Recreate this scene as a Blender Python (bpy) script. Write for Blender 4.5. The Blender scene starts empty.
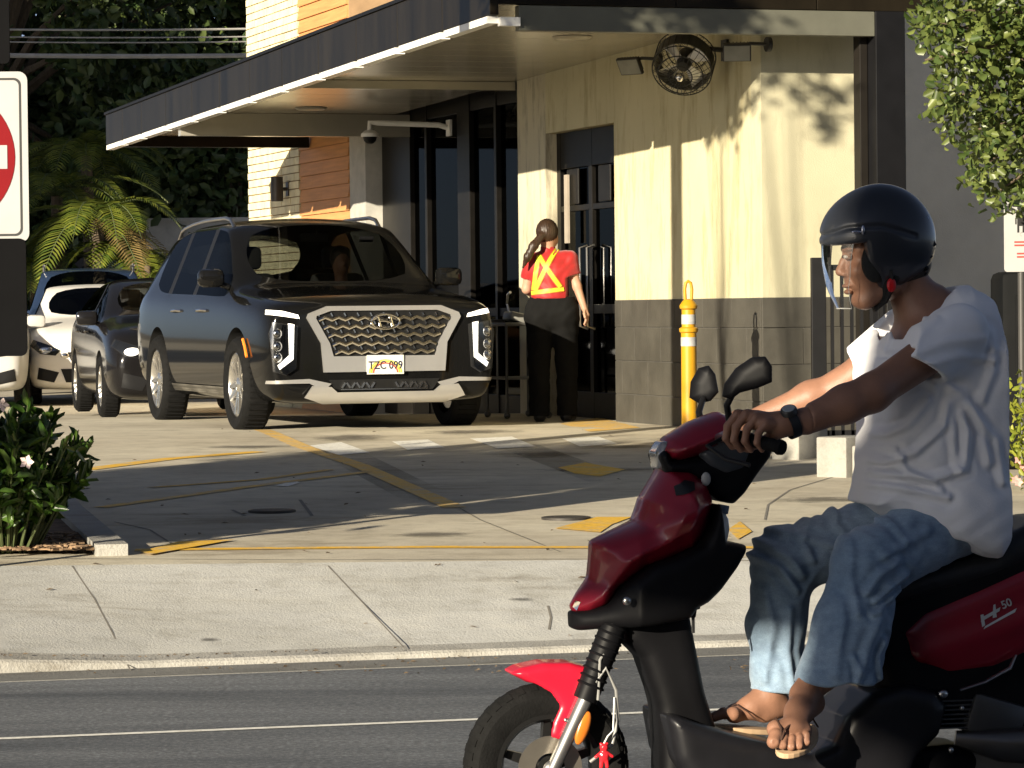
import bpy, bmesh, math, random
import numpy as np
from mathutils import Vector, Matrix
random.seed(7); np.random.seed(7)
SC = bpy.context.scene
COL = SC.collection
R_ = math.radians
PI = math.pi

# ------------------------------------------------------------------ camera model
FPX, CAMH, PITCH, ROLL = 3400.0, 1.42, R_(1.25), R_(0.6)
_f = Vector((0, math.cos(PITCH), -math.sin(PITCH))); _r = Vector((1, 0, 0)); _u = _r.cross(_f)
CR = _r*math.cos(ROLL) - _u*math.sin(ROLL); CU = _u*math.cos(ROLL) + _r*math.sin(ROLL)
CP = Vector((0, 0, CAMH))
def ray(px, py): return _f + CR*((px-512)/FPX) - CU*((py-384)/FPX)
def at(px, py, Y):
    d = ray(px, py); return CP + d*(Y/d.y)
def onplane(px, py, p0, n):
    d = ray(px, py); return CP + d*((p0-CP).dot(n)/d.dot(n))

# ------------------------------------------------------------------ materials
MATS = {}
def nodes_of(name):
    m = bpy.data.materials.new(name); m.use_nodes = True
    nt = m.node_tree; b = nt.nodes['Principled BSDF']
    return m, nt, b
def noise_to(nt, scale, detail=6, rough=.6, coord='Object', stretch=(1, 1, 1), dist=0):
    tc = nt.nodes.new('ShaderNodeTexCoord'); mp = nt.nodes.new('ShaderNodeMapping')
    mp.inputs['Scale'].default_value = stretch
    n = nt.nodes.new('ShaderNodeTexNoise'); n.inputs['Scale'].default_value = scale
    n.inputs['Detail'].default_value = detail; n.inputs['Roughness'].default_value = rough
    n.inputs['Distortion'].default_value = dist
    nt.links.new(tc.outputs[coord], mp.inputs[0]); nt.links.new(mp.outputs[0], n.inputs['Vector'])
    return n
def ramp(nt, src, stops):
    r = nt.nodes.new('ShaderNodeValToRGB'); e = r.color_ramp.elements
    while len(e) < len(stops): e.new(.5)
    for el, (p, c) in zip(e, stops):
        el.position = p; el.color = (*c, 1) if len(c) == 3 else c
    nt.links.new(src, r.inputs[0]); return r
def mixc(nt, a, b, fac, mode='MIX'):
    m = nt.nodes.new('ShaderNodeMix'); m.data_type = 'RGBA'; m.blend_type = mode
    for i, x in ((6, a), (7, b)):
        if isinstance(x, tuple): m.inputs[i].default_value = (*x, 1)
        else: nt.links.new(x, m.inputs[i])
    if isinstance(fac, (int, float)): m.inputs[0].default_value = fac
    else: nt.links.new(fac, m.inputs[0])
    return m.outputs[2]
def mat(name, c, rough=.6, metal=0., var=.15, scale=6., bump=0., bscale=60., spec=.5, coat=0., stretch=(1, 1, 1), c2=None, sheen=0., ior=1.45):
    if name in MATS: return MATS[name]
    m, nt, b = nodes_of(name)
    n = noise_to(nt, scale, stretch=stretch)
    lo = tuple(x*(1-var) for x in c); hi = tuple(min(1, x*(1+var)) for x in c)
    if c2: hi = c2
    r = ramp(nt, n.outputs['Fac'], [(.3, lo), (.7, hi)])
    nt.links.new(r.outputs[0], b.inputs['Base Color'])
    b.inputs['Roughness'].default_value = rough; b.inputs['Metallic'].default_value = metal
    b.inputs['Specular IOR Level'].default_value = spec; b.inputs['Coat Weight'].default_value = coat
    b.inputs['IOR'].default_value = ior; b.inputs['Coat Roughness'].default_value = .04; b.inputs['Sheen Weight'].default_value = sheen
    if bump:
        n2 = noise_to(nt, bscale, 4); bp = nt.nodes.new('ShaderNodeBump')
        bp.inputs['Strength'].default_value = bump; bp.inputs['Distance'].default_value = .01
        nt.links.new(n2.outputs['Fac'], bp.inputs['Height']); nt.links.new(bp.outputs[0], b.inputs['Normal'])
    MATS[name] = m; return m
def glassmat(name, tint=(.25, .3, .3), rough=.02, refl=.5, gl=1.):
    m = bpy.data.materials.new(name); m.use_nodes = True; nt = m.node_tree
    nt.nodes.remove(nt.nodes['Principled BSDF']); out = nt.nodes['Material Output']
    t = nt.nodes.new('ShaderNodeBsdfTransparent'); t.inputs[0].default_value = (*tint, 1)
    g = nt.nodes.new('ShaderNodeBsdfGlossy'); g.inputs['Roughness'].default_value = rough
    g.inputs[0].default_value = (.9*gl, .91*gl, .92*gl, 1)
    fr = nt.nodes.new('ShaderNodeFresnel'); fr.inputs[0].default_value = 1.5
    ma = nt.nodes.new('ShaderNodeMath'); ma.operation = 'MULTIPLY_ADD'; ma.inputs[1].default_value = .9; ma.inputs[2].default_value = refl*.08
    nt.links.new(fr.outputs[0], ma.inputs[0])
    mx = nt.nodes.new('ShaderNodeMixShader'); nt.links.new(ma.outputs[0], mx.inputs[0])
    nt.links.new(t.outputs[0], mx.inputs[1]); nt.links.new(g.outputs[0], mx.inputs[2]); nt.links.new(mx.outputs[0], out.inputs[0])
    MATS[name] = m; return m
def leafmat(name, a, b, rough=.45, trans=.25):
    m, nt, bs = nodes_of(name)
    n = noise_to(nt, 2.5, 3); g = nt.nodes.new('ShaderNodeNewGeometry')
    c1 = mixc(nt, a, b, g.outputs['Random Per Island'])
    r = ramp(nt, n.outputs['Fac'], [(.3, (.7, .7, .7)), (.7, (1.15, 1.15, 1.15))])
    c = mixc(nt, c1, r.outputs[0], 1.0, 'MULTIPLY')
    nt.links.new(c, bs.inputs['Base Color']); bs.inputs['Roughness'].default_value = rough
    tr = nt.nodes.new('ShaderNodeBsdfTranslucent'); nt.links.new(c, tr.inputs[0])
    mx = nt.nodes.new('ShaderNodeMixShader'); mx.inputs[0].default_value = trans
    nt.links.new(bs.outputs[0], mx.inputs[1]); nt.links.new(tr.outputs[0], mx.inputs[2])
    nt.links.new(mx.outputs[0], nt.nodes['Material Output'].inputs[0])
    MATS[name] = m; return m

board_black = mat('board black', (.004, .004, .0045), .8, var=.1, spec=.08)
black_plastic = mat('black plastic', (.009, .009, .010), .4, var=.3, bump=.05, bscale=200, spec=.3)
black_paint = mat('black paint', (.007, .007, .008), .5, var=.2, spec=.2)
dark_frame = mat('dark bronze frame', (.008, .007, .006), .4, var=.3, spec=.2)
rubber = mat('tyre rubber', (.008, .008, .008), .8, var=.3, scale=20, bump=.3, bscale=150, spec=.15)
chrome = mat('chrome', (.75, .73, .7), .12, 1., var=.05)
satin = mat('satin silver', (.55, .54, .52), .3, 1., var=.08)
white_paint = mat('white paint', (.75, .74, .7), .4, var=.06)

# ------------------------------------------------------------------ object helpers
def thing(name, label, cat, loc=(0, 0, 0), rotz=0, group=None):
    o = bpy.data.objects.new(name, None); COL.objects.link(o)
    o.empty_display_size = .2; o.location = loc; o.rotation_euler = (0, 0, rotz)
    o['label'] = label; o['category'] = cat
    if group: o['group'] = group
    return o
def tag(o, label, cat, group=None):
    o['label'] = label; o['category'] = cat
    if group: o['group'] = group
    return o
def structure(o, label=None):
    o['kind'] = 'structure'
    if label: o['label'] = label
    return o
class M:
    def __init__(s): s.v = []; s.f = []; s.mi = []; s.cur = 0
    def add(s, vs, fs):
        n = len(s.v); s.v += [tuple(p) for p in vs]; s.f += [tuple(i+n for i in f) for f in fs]; s.mi += [s.cur]*len(fs); return s
    def box(s, c, d, rot=None, bev=0):
        hx, hy, hz = d[0]/2, d[1]/2, d[2]/2
        if bev:
            b = min(bev, hx*.9, hy*.9, hz*.9); vs = []
            bm = bmesh.new(); bmesh.ops.create_cube(bm, size=1)
            for p in bm.verts: p.co = Vector((p.co.x*d[0], p.co.y*d[1], p.co.z*d[2]))
            bmesh.ops.bevel(bm, geom=bm.edges[:], offset=b, segments=2, affect='EDGES', profile=.5)
            bm.verts.index_update()
            vs = [p.co.copy() for p in bm.verts]; fs = [tuple(q.index for q in f.verts) for f in bm.faces]; bm.free()
        else:
            vs = [Vector((x, y, z)) for z in (-hz, hz) for y in (-hy, hy) for x in (-hx, hx)]
            fs = [(0, 2, 3, 1), (4, 5, 7, 6), (0, 1, 5, 4), (2, 6, 7, 3), (0, 4, 6, 2), (1, 3, 7, 5)]
        if rot is not None: vs = [rot @ p for p in vs]
        c = Vector(c); return s.add([p+c for p in vs], fs)
    def span(s, a, b, bev=0):
        a = Vector(a); b = Vector(b); return s.box((a+b)/2, [abs(x) for x in (b-a)], None, bev)
    def cyl(s, a, b, ra, rb=None, n=16, cap=True):
        return s.tube([a, b], [ra, ra if rb is None else rb], n, cap)
    def tube(s, pts, rad, n=12, cap=True, flat=1., up=None):
        pts = [Vector(p) for p in pts]
        if not hasattr(rad, '__len__'): rad = [rad]*len(pts)
        vs = []; fs = []; prev = None
        for i, p in enumerate(pts):
            t = (pts[min(i+1, len(pts)-1)]-pts[max(i-1, 0)]).normalized()
            if prev is None:
                a = Vector(up) if up else (Vector((0, 0, 1)) if abs(t.z) < .9 else Vector((1, 0, 0)))
                x = t.cross(a).normalized()
            else:
                x = (prev - t*prev.dot(t)).normalized()
            prev = x; y = t.cross(x)
            for k in range(n):
                an = 2*PI*k/n; vs.append(p + x*math.cos(an)*rad[i] + y*math.sin(an)*rad[i]*flat)
        for i in range(len(pts)-1):
            for k in range(n):
                a = i*n+k; b = i*n+(k+1) % n; fs.append((a, b, b+n, a+n))
        if cap: fs.append(tuple(range(n))[::-1]); fs.append(tuple(range((len(pts)-1)*n, len(pts)*n)))
        return s.add(vs, fs)
    def ring(s, c, axis, r, t, n=32, m=8):
        c = Vector(c); ax = Vector(axis).normalized(); x = ax.orthogonal().normalized(); y = ax.cross(x); vs = []; fs = []
        for i in range(n):
            d = x*math.cos(2*PI*i/n)+y*math.sin(2*PI*i/n)
            for k in range(m): an = 2*PI*k/m; vs.append(c+d*(r+t*math.cos(an))+ax*t*math.sin(an))
        for i in range(n):
            for k in range(m):
                a = i*m+k; b = i*m+(k+1) % m; c2 = ((i+1) % n)*m; fs.append((a, c2+k, c2+(k+1) % m, b))
        return s.add(vs, fs)
    def lathe(s, c, axis, prof, n=32, x0=None):
        """prof: list of (radius, offset along axis); closed if first==last"""
        c = Vector(c); ax = Vector(axis).normalized(); x = Vector(x0).normalized() if x0 else ax.orthogonal().normalized(); y = ax.cross(x); vs = []; fs = []
        for r, h in prof:
            for i in range(n): an = 2*PI*i/n; vs.append(c+ax*h+(x*math.cos(an)+y*math.sin(an))*r)
        for j in range(len(prof)-1):
            for i in range(n):
                a = j*n+i; b = j*n+(i+1) % n; fs.append((a, b, b+n, a+n))
        return s.add(vs, fs)
    def prism(s, poly, d):
        """poly: list of 3D points; extruded by vector d"""
        poly = [Vector(p) for p in poly]; d = Vector(d); n = len(poly)
        return s.add(poly+[p+d for p in poly], [tuple(range(n))[::-1], tuple(range(n, 2*n))]+[(i, (i+1) % n, (i+1) % n+n, i+n) for i in range(n)])
    def ball(s, c, r, n=12, m=8):
        c = Vector(c); r = r if hasattr(r, '__len__') else (r, r, r); vs = []; fs = []
        for j in range(m+1):
            th = PI*j/m
            for i in range(n):
                ph = 2*PI*i/n; vs.append(c+Vector((r[0]*math.sin(th)*math.cos(ph), r[1]*math.sin(th)*math.sin(ph), r[2]*math.cos(th))))
        for j in range(m):
            for i in range(n):
                a = j*n+i; b = j*n+(i+1) % n; fs.append((a, a+n, b+n, b))
        return s.add(vs, fs)
    def build(s, name, m, parent=None, smooth=False, bevel=0, auto=None, fix=True):
        me = bpy.data.meshes.new(name); me.from_pydata(s.v, [], s.f)
        ms = m if isinstance(m, (list, tuple)) else [m]
        for x in ms: me.materials.append(x)
        if len(ms) > 1: me.polygons.foreach_set('material_index', s.mi)
        if fix:
            bm = bmesh.new(); bm.from_mesh(me); bmesh.ops.remove_doubles(bm, verts=bm.verts, dist=1e-5)
            bmesh.ops.dissolve_degenerate(bm, dist=1e-6, edges=bm.edges[:])
            bmesh.ops.recalc_face_normals(bm, faces=bm.faces); bm.to_mesh(me); bm.free()
        if smooth:
            me.polygons.foreach_set('use_smooth', [True]*len(me.polygons))
            me.set_sharp_from_angle(angle=R_(auto or 40))
        me.update()
        o = bpy.data.objects.new(name, me); COL.objects.link(o)
        if parent: o.parent = parent
        if bevel:
            b = o.modifiers.new('b', 'BEVEL'); b.width = bevel; b.segments = 2; b.limit_method = 'ANGLE'; b.angle_limit = R_(35)
        return o
def fast(name, V, Fq, m, parent=None, smooth=False):
    """V (n,3), Fq (m,k) equal-sized faces"""
    V = np.asarray(V, np.float32); Fq = np.asarray(Fq, np.int32); k = Fq.shape[1]
    me = bpy.data.meshes.new(name); me.vertices.add(len(V)); me.vertices.foreach_set('co', V.ravel())
    me.loops.add(Fq.size); me.loops.foreach_set('vertex_index', Fq.ravel())
    me.polygons.add(len(Fq)); me.polygons.foreach_set('loop_start', np.arange(0, Fq.size, k, dtype=np.int32))
    me.polygons.foreach_set('loop_total', np.full(len(Fq), k, np.int32))
    if smooth: me.polygons.foreach_set('use_smooth', np.ones(len(Fq), bool))
    me.materials.append(m); me.update(calc_edges=True); me.validate()
    o = bpy.data.objects.new(name, me); COL.objects.link(o)
    if parent: o.parent = parent
    return o

# ------------------------------------------------------------------ implicit surfaces
def smin(a, b, k=.02):
    h = np.clip(.5+.5*(b-a)/k, 0, 1); return b*(1-h)+a*h-k*h*(1-h)
def smax(a, b, k=.02): return -smin(-a, -b, k)
def s_cap(X, Y, Z, a, b, ra, rb=None, sy=1.):
    rb = ra if rb is None else rb
    ax, ay, az = a; bx, by, bz = b; dx, dy, dz = bx-ax, (by-ay), bz-az; L = dx*dx+dy*dy+dz*dz+1e-9
    t = np.clip(((X-ax)*dx+(Y-ay)*dy+(Z-az)*dz)/L, 0, 1)
    return np.sqrt((X-ax-t*dx)**2+((Y-ay-t*dy)/sy)**2+(Z-az-t*dz)**2)-(ra+(rb-ra)*t)
def s_chain(X, Y, Z, pts, rad, k=.02, sy=1.):
    d = None
    for i in range(len(pts)-1):
        e = s_cap(X, Y, Z, pts[i], pts[i+1], rad[i], rad[i+1], sy); d = e if d is None else smin(d, e, k)
    return d
def s_ell(X, Y, Z, c, r, rot=0):
    x, y, z = X-c[0], Y-c[1], Z-c[2]
    if rot: co, si = math.cos(rot), math.sin(rot); x, z = x*co+z*si, -x*si+z*co
    k0 = np.sqrt((x/r[0])**2+(y/r[1])**2+(z/r[2])**2); return (k0-1)*min(r)*(.5+.5*k0/(k0+.3))
def s_poly(X, Z, P):
    """signed distance to polygon P in xz"""
    P = np.asarray(P, float); n = len(P)
    X, Z = np.broadcast_arrays(X, Z); d = np.full(X.shape, 1e9); s = np.ones(X.shape)
    for i in range(n):
        ax, az = P[i]; bx, bz = P[i-1]; ex, ez = bx-ax, bz-az; wx, wz = X-ax, Z-az
        t = np.clip((wx*ex+wz*ez)/(ex*ex+ez*ez+1e-12), 0, 1)
        d = np.minimum(d, (wx-ex*t)**2+(wz-ez*t)**2)
        c1 = Z >= az; c2 = Z < bz; c3 = ex*wz > ez*wx
        f = (c1 & c2 & c3) | (~c1 & ~c2 & ~c3); s = np.where(f, -s, s)
    return s*np.sqrt(d)
def snet(f, lo, hi, h, proj=1):
    n = [int(math.ceil((b-a)/h))+1 for a, b in zip(lo, hi)]
    ax = [lo[i]+np.arange(n[i])*h for i in range(3)]
    v = np.broadcast_to(f(ax[0][:, None, None], ax[1][None, :, None], ax[2][None, None, :]), n).astype(np.float32).copy()
    v[0] = np.maximum(v[0], h*.1); v[-1] = np.maximum(v[-1], h*.1); v[:, 0] = np.maximum(v[:, 0], h*.1); v[:, -1] = np.maximum(v[:, -1], h*.1)
    v[:, :, 0] = np.maximum(v[:, :, 0], h*.1); v[:, :, -1] = np.maximum(v[:, :, -1], h*.1)
    ins = v < 0
    c = [m-1 for m in n]; cnt = np.zeros(c, np.int8)
    for i in (0, 1):
        for j in (0, 1):
            for k in (0, 1): cnt += ins[i:c[0]+i, j:c[1]+j, k:c[2]+k]
    act = (cnt > 0) & (cnt < 8); I = np.argwhere(act); idx = -np.ones(c, np.int64); idx[act] = np.arange(len(I))
    acc = np.zeros((len(I), 3)); num = np.zeros(len(I))
    for axis in range(3):
        o1, o2 = [a for a in range(3) if a != axis]
        for p in (0, 1):
            for q in (0, 1):
                a = I.copy(); a[:, o1] += p; a[:, o2] += q; b = a.copy(); b[:, axis] += 1
                va = v[a[:, 0], a[:, 1], a[:, 2]]; vb = v[b[:, 0], b[:, 1], b[:, 2]]
                m = (va < 0) != (vb < 0); t = va[m]/(va[m]-vb[m]); pt = a[m].astype(float); pt[:, axis] += t
                acc[m] += pt; num[m] += 1
    V = np.array(lo)+h*acc/num[:, None]; Q = []
    for axis in range(3):
        o1, o2 = [(1, 2), (2, 0), (0, 1)][axis]
        sl = [slice(None)]*3; sl[axis] = slice(0, n[axis]-1); s2 = [slice(None)]*3; s2[axis] = slice(1, n[axis])
        A = ins[tuple(sl)]; Bq = ins[tuple(s2)]; E = np.argwhere(A != Bq)
        E = E[(E[:, o1] > 0) & (E[:, o2] > 0) & (E[:, o1] < n[o1]-1) & (E[:, o2] < n[o2]-1)]
        fl = A[E[:, 0], E[:, 1], E[:, 2]]
        def cid(d1, d2):
            e = E.copy(); e[:, o1] -= d1; e[:, o2] -= d2; return idx[e[:, 0], e[:, 1], e[:, 2]]
        q = np.stack([cid(1, 1), cid(0, 1), cid(0, 0), cid(1, 0)], 1); q[~fl] = q[~fl][:, ::-1]; Q.append(q)
    Q = np.concatenate(Q); Q = Q[(Q >= 0).all(1)]
    for _ in range(proj):
        e = h*.35; x, y, z = V.T; d = f(x, y, z); g = np.stack([f(x+e, y, z)-d, f(x, y+e, z)-d, f(x, y, z+e)-d], 1)/e
        gl = (g**2).sum(1)+1e-6; st = np.clip(d/gl, -h*.7, h*.7); V = V-g*st[:, None]
    return V, Q
def implicit(name, f, lo, hi, h, m, parent=None, proj=1):
    V, Q = snet(f, lo, hi, h, proj); return fast(name, V, Q, m, parent, True)
def joined(name, parts, m, parent=None):
    V = []; Q = []; n = 0
    for a, b in parts: V.append(a); Q.append(b+n); n += len(a)
    return fast(name, np.concatenate(V), np.concatenate(Q), m, parent, True)

# ------------------------------------------------------------------ foliage
def leafcloud(P, size, asp=.5, droop=.0, updir=None, spread=1., name=None, fold=.15):
    """P (n,3) -> folded diamond-ish leaves (6 verts, 4 quads as 2)"""
    n = len(P); d = np.random.normal(size=(n, 3))*spread
    if updir is not None: d = d+np.asarray(updir)
    d /= np.linalg.norm(d, axis=1)[:, None]; a = np.random.normal(size=(n, 3)); s = np.cross(d, a); s /= np.linalg.norm(s, axis=1)[:, None]; nn = np.cross(d, s)
    L = (size*np.random.uniform(.65, 1.3, n))[:, None]; W = L*asp/2
    V = np.stack([P, P+d*L*.35+s*W+nn*L*fold*.5, P+d*L*.8+s*W*.7+nn*L*fold*.3, P+d*L-nn*L*droop, P+d*L*.8-s*W*.7+nn*L*fold*.3, P+d*L*.35-s*W+nn*L*fold*.5], 1).reshape(-1, 3)
    b = np.arange(n)[:, None]*6; F_ = np.concatenate([b+np.array([0, 1, 2, 3]), b+np.array([0, 3, 4, 5])])
    return V, F_
def clumps(centre, rad, nclump, per, csize, seed=1):
    rs = np.random.RandomState(seed); c = rs.normal(size=(nclump, 3)); c /= np.linalg.norm(c, axis=1)[:, None]
    c *= (rs.uniform(.25, 1., nclump)**.5)[:, None]; c = c*np.array(rad)+np.array(centre)
    P = c[:, None, :]+rs.normal(size=(nclump, per, 3))*csize*np.random.uniform(.6, 1.2, (nclump, 1, 1)); return P.reshape(-1, 3), c
# ================================================================== GROUND
def gz(x, y):
    k0 = 13.62+.25*max(-14, min(14, x))+.48; y1 = max(15.44, k0+.92)
    if y < k0-.15: return 0.
    if y < y1:
        h = float(np.interp(x, [-3.4, -1.5], [.12, .03]))+.012; t = max(0, (y-k0)/(y1-k0)); return h*(1-t)+.28*t
    return float(np.interp(y, [15.44, 20, 23, 27, 31, 36, 120], [.28, .356, .4075, .475, .475, .33, .33]))
def ongr(px, py, dz=0.):
    y = 16.
    d = ray(px, py)
    lo, hi = 3., 110.
    for _ in range(50):
        m = (lo+hi)/2; p = CP+d*(m/d.y)
        if p.z > gz(p.x, m): lo = m
        else: hi = m
    p = CP+d*(lo/d.y); return Vector((p.x, p.y, gz(p.x, p.y)+dz))

def concrete(name, base, stain, line=True, bump=.25, crack=True, lin=None):
    m, nt, b = nodes_of(name)
    n1 = noise_to(nt, .45, 8, .65); n2 = noise_to(nt, 5, 8, .7); n3 = noise_to(nt, 90, 3)
    r1 = ramp(nt, n1.outputs['Fac'], [(.35, stain), (.62, base)])
    r2 = ramp(nt, n2.outputs['Fac'], [(.25, (.72, .70, .66)), (.5, (1, 1, 1)), (.75, (1.1, 1.09, 1.06))])
    r3 = ramp(nt, n3.outputs['Fac'], [(.3, (.93, .93, .93)), (.7, (1.05, 1.05, 1.05))])
    c = mixc(nt, r1.outputs[0], r2.outputs[0], 1., 'MULTIPLY'); c = mixc(nt, c, r3.outputs[0], 1., 'MULTIPLY')
    # tyre-worn dark streaks / spots
    n4 = noise_to(nt, 1.3, 5, .7, stretch=(.35, 2.2, 1)); r4 = ramp(nt, n4.outputs['Fac'], [(.30, (.62, .58, .52)), (.46, (1, 1, 1))])
    c = mixc(nt, c, r4.outputs[0], .5, 'MULTIPLY')
    n6 = noise_to(nt, .9, 7, .75, stretch=(.5, 1.2, 1), dist=.6); r6 = ramp(nt, n6.outputs['Fac'], [(.36, (.60, .56, .50)), (.43, (.92, .91, .88)), (.6, (1, 1, 1)), (.66, (1.07, 1.06, 1.04))]); c = mixc(nt, c, r6.outputs[0], .75, 'MULTIPLY')
    v = nt.nodes.new('ShaderNodeTexVoronoi'); v.inputs['Scale'].default_value = 2.6
    tc = nt.nodes.new('ShaderNodeTexCoord'); nt.links.new(tc.outputs['Object'], v.inputs['Vector'])
    rv = ramp(nt, v.outputs['Distance'], [(.02, (.45, .43, .4)), (.07, (1, 1, 1))]); c = mixc(nt, c, rv.outputs[0], .3, 'MULTIPLY')
    nt.links.new(c, b.inputs['Base Color']); b.inputs['Roughness'].default_value = .85
    bp = nt.nodes.new('ShaderNodeBump'); bp.inputs['Strength'].default_value = bump; bp.inputs['Distance'].default_value = .01
    mm = nt.nodes.new('ShaderNodeMath'); mm.operation = 'ADD'; nt.links.new(n3.outputs['Fac'], mm.inputs[0]); nt.links.new(n2.outputs['Fac'], mm.inputs[1])
    nt.links.new(mm.outputs[0], bp.inputs['Height']); nt.links.new(bp.outputs[0], b.inputs['Normal'])
    MATS[name] = m; return m
m_drive = concrete('driveway concrete', (.63, .58, .46), (.46, .41, .32))
m_walk = concrete('sidewalk concrete', (.53, .53, .505), (.42, .42, .40), bump=.4)
m_kerb = concrete('kerb concrete', (.40, .39, .36), (.28, .275, .26), bump=.6)
def asphalt():
    m, nt, b = nodes_of('asphalt')
    n1 = noise_to(nt, 1.2, 6, .6, stretch=(.4, 2, 1)); n3 = noise_to(nt, 45, 5, .85); n5 = noise_to(nt, 260, 2)
    r1 = ramp(nt, n1.outputs['Fac'], [(.35, (.065, .073, .086)), (.65, (.155, .166, .18))])
    r3 = ramp(nt, n3.outputs['Fac'], [(.3, (.45, .45, .45)), (.5, (.95, .95, .95)), (.68, (2.2, 2.2, 2.1))])
    c = mixc(nt, r1.outputs[0], r3.outputs[0], 1., 'MULTIPLY'); nt.links.new(c, b.inputs['Base Color'])
    b.inputs['Roughness'].default_value = .8
    bp = nt.nodes.new('ShaderNodeBump'); bp.inputs['Strength'].default_value = .6; bp.inputs['Distance'].default_value = .008
    nt.links.new(n3.outputs['Fac'], bp.inputs['Height']); nt.links.new(bp.outputs[0], b.inputs['Normal'])
    return m
m_asph = asphalt()
def sheet(name, rows, m):
    """rows: list of rows of points -> grid mesh"""
    k = M(); n = len(rows[0]); k.v = [tuple(p) for r in rows for p in r]
    k.f = [(j*n+i, j*n+i+1, (j+1)*n+i+1, (j+1)*n+i) for j in range(len(rows)-1) for i in range(n-1)]; k.mi = [0]*len(k.f)
    return k.build(name, m, smooth=False)
XS = [-60, -30, -15, -8, -5]+[round(-4+.1*i, 3) for i in range(81)]+[6, 10, 20, 40, 60]
def kh(x): return float(np.interp(x, [-3.4, -1.5], [.12, .03]))       # kerb height, dropped at the driveway
gr = M(); gr.add([(-600, -500, -.3), (600, -500, -.3), (600, 900, -.3), (-600, 900, -.3)], [(0, 1, 2, 3)])
structure(gr.build('ground', mat('dry ground', (.16, .14, .1), .9, scale=2)))
yr = lambda x: 13.62+.25*max(-14, min(14, x))
structure(sheet('road', [[(x, yr(x)-16, -.002) for x in XS], [(x, yr(x), 0.) for x in XS]], m_asph))
structure(sheet('gutter', [[(x, yr(x), -.05) for x in XS], [(x, yr(x)+.003, .003) for x in XS], [(x, yr(x)+.31, .004) for x in XS]], concrete('dirty gutter concrete', (.22, .22, .21), (.14, .14, .135), bump=.6)))
structure(sheet('kerb', [[(x, yr(x)+.31, -.05) for x in XS], [(x, yr(x)+.33, kh(x)-.01) for x in XS], [(x, yr(x)+.345, kh(x)) for x in XS], [(x, yr(x)+.48, kh(x)+.012) for x in XS]], m_kerb))
def wz(x, t): return (kh(x)+.012)*(1-t)+.28*t
structure(sheet('sidewalk', [[(x, (yr(x)+.48)*(1-t)+max(15.44, yr(x)+1.4)*t, wz(x, t)) for x in XS] for t in [i/10 for i in range(11)]], m_walk))
structure(sheet('driveway', [[(x, y if y > 15.5 else max(y, yr(x)+1.4), z) for x in XS] for y, z in ((15.44, .28), (20, .356), (23, .4075), (27, .475), (31, .475), (36, .33), (60, .33), (120, .33))], m_drive))
structure(sheet('far_sidewalk', [[(x, yr(x)-22, .12) for x in XS], [(x, yr(x)-16.1, .12) for x in XS], [(x, yr(x)-16.0, -.05) for x in XS]], m_walk))

def paint(name, c, wear=.5):
    m, nt, b = nodes_of(name)
    n = noise_to(nt, 7, 8, .8, stretch=(1, 1, 1)); n2 = noise_to(nt, 40, 3)
    r = ramp(nt, n.outputs['Fac'], [(wear-.13, (.48, .44, .36)), (wear+.04, c)])
    r2 = ramp(nt, n2.outputs['Fac'], [(.3, (.8, .8, .8)), (.6, (1.05, 1.05, 1.05))])
    nt.links.new(mixc(nt, r.outputs[0], r2.outputs[0], 1., 'MULTIPLY'), b.inputs['Base Color']); b.inputs['Roughness'].default_value = .7
    return m
m_yel = paint('worn yellow road paint', (.85, .50, .04), .46); m_whi = paint('worn white road paint', (.88, .87, .80), .42)
m_yelf = paint('faded yellow road paint', (.75, .48, .12), .48)
def decal(name, px, m, dz=.004):
    k = M(); P = [ongr(x, y, dz) for x, y in px]; n = len(P)
    k.add(P, [tuple(range(n))]); return structure(k.build(name, m))
def strip(name, px, w, m, dz=.004):
    """a painted line of width w metres following ground points"""
    P = [ongr(x, y, 0) for x, y in px]; Q = []
    for a, b in zip(P[:-1], P[1:]):
        c = max(1, int((b-a).length/.5))
        for i in range(c): Q.append(a.lerp(b, i/c))
    Q.append(P[-1]); k = M(); L = []
    for i, p in enumerate(Q):
        t = (Q[min(i+1, len(Q)-1)]-Q[max(0, i-1)]); t.z = 0; t.normalize(); s = Vector((-t.y, t.x, 0))*w/2
        for q in (p-s, p+s): L.append((q.x, q.y, gz(q.x, q.y)+dz))
    k.add(L, [(2*i, 2*i+1, 2*i+3, 2*i+2) for i in range(len(Q)-1)]); return structure(k.build(name, m))
strip('yellow_line', [(135, 550.5), (300, 548.5), (450, 547.5), (610, 548), (760, 548)], .11, m_yel)
decal('yellow_patch', [(140, 553), (178, 543), (235, 541), (150, 556)], m_yel, .008)
strip('yellow_diagonal_line', [(262, 430), (300, 446), (360, 466), (455, 508)], .13, m_yelf)
strip('faded_line', [(85, 470), (170, 459), (260, 452)], .16, m_yel)
strip('faded_line', [(100, 508), (250, 487), (370, 472)], .10, m_yelf)
strip('faded_line', [(150, 488), (260, 480), (330, 470)], .08, m_yelf)
decal('yellow_arrow', [(555, 529), (597, 517.5), (632, 517.5), (612, 525), (600, 533)], m_yel)
decal('yellow_patch', [(558, 468), (585, 463), (625, 470), (600, 477), (575, 474)], m_yel)
decal('yellow_patch', [(740, 522), (752, 532), (738, 540), (728, 530)], m_yel)
decal('white_dash', [(310, 446), (341, 442.5), (370, 453), (332, 456)], m_whi)
decal('white_dash', [(392, 442), (428, 440), (445, 448), (408, 450.5)], m_whi)
decal('white_dash', [(470, 439), (512, 437), (536, 447), (498, 449)], m_whi)
decal('white_dash', [(562, 439), (598, 437), (618, 444), (580, 447)], m_whi)
decal('white_dash', [(274, 486), (296, 481.5), (300, 483), (288, 487)], m_whi)
decal('yellow_patch', [(560, 424), (600, 418), (640, 428), (590, 432)], m_yelf)
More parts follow.
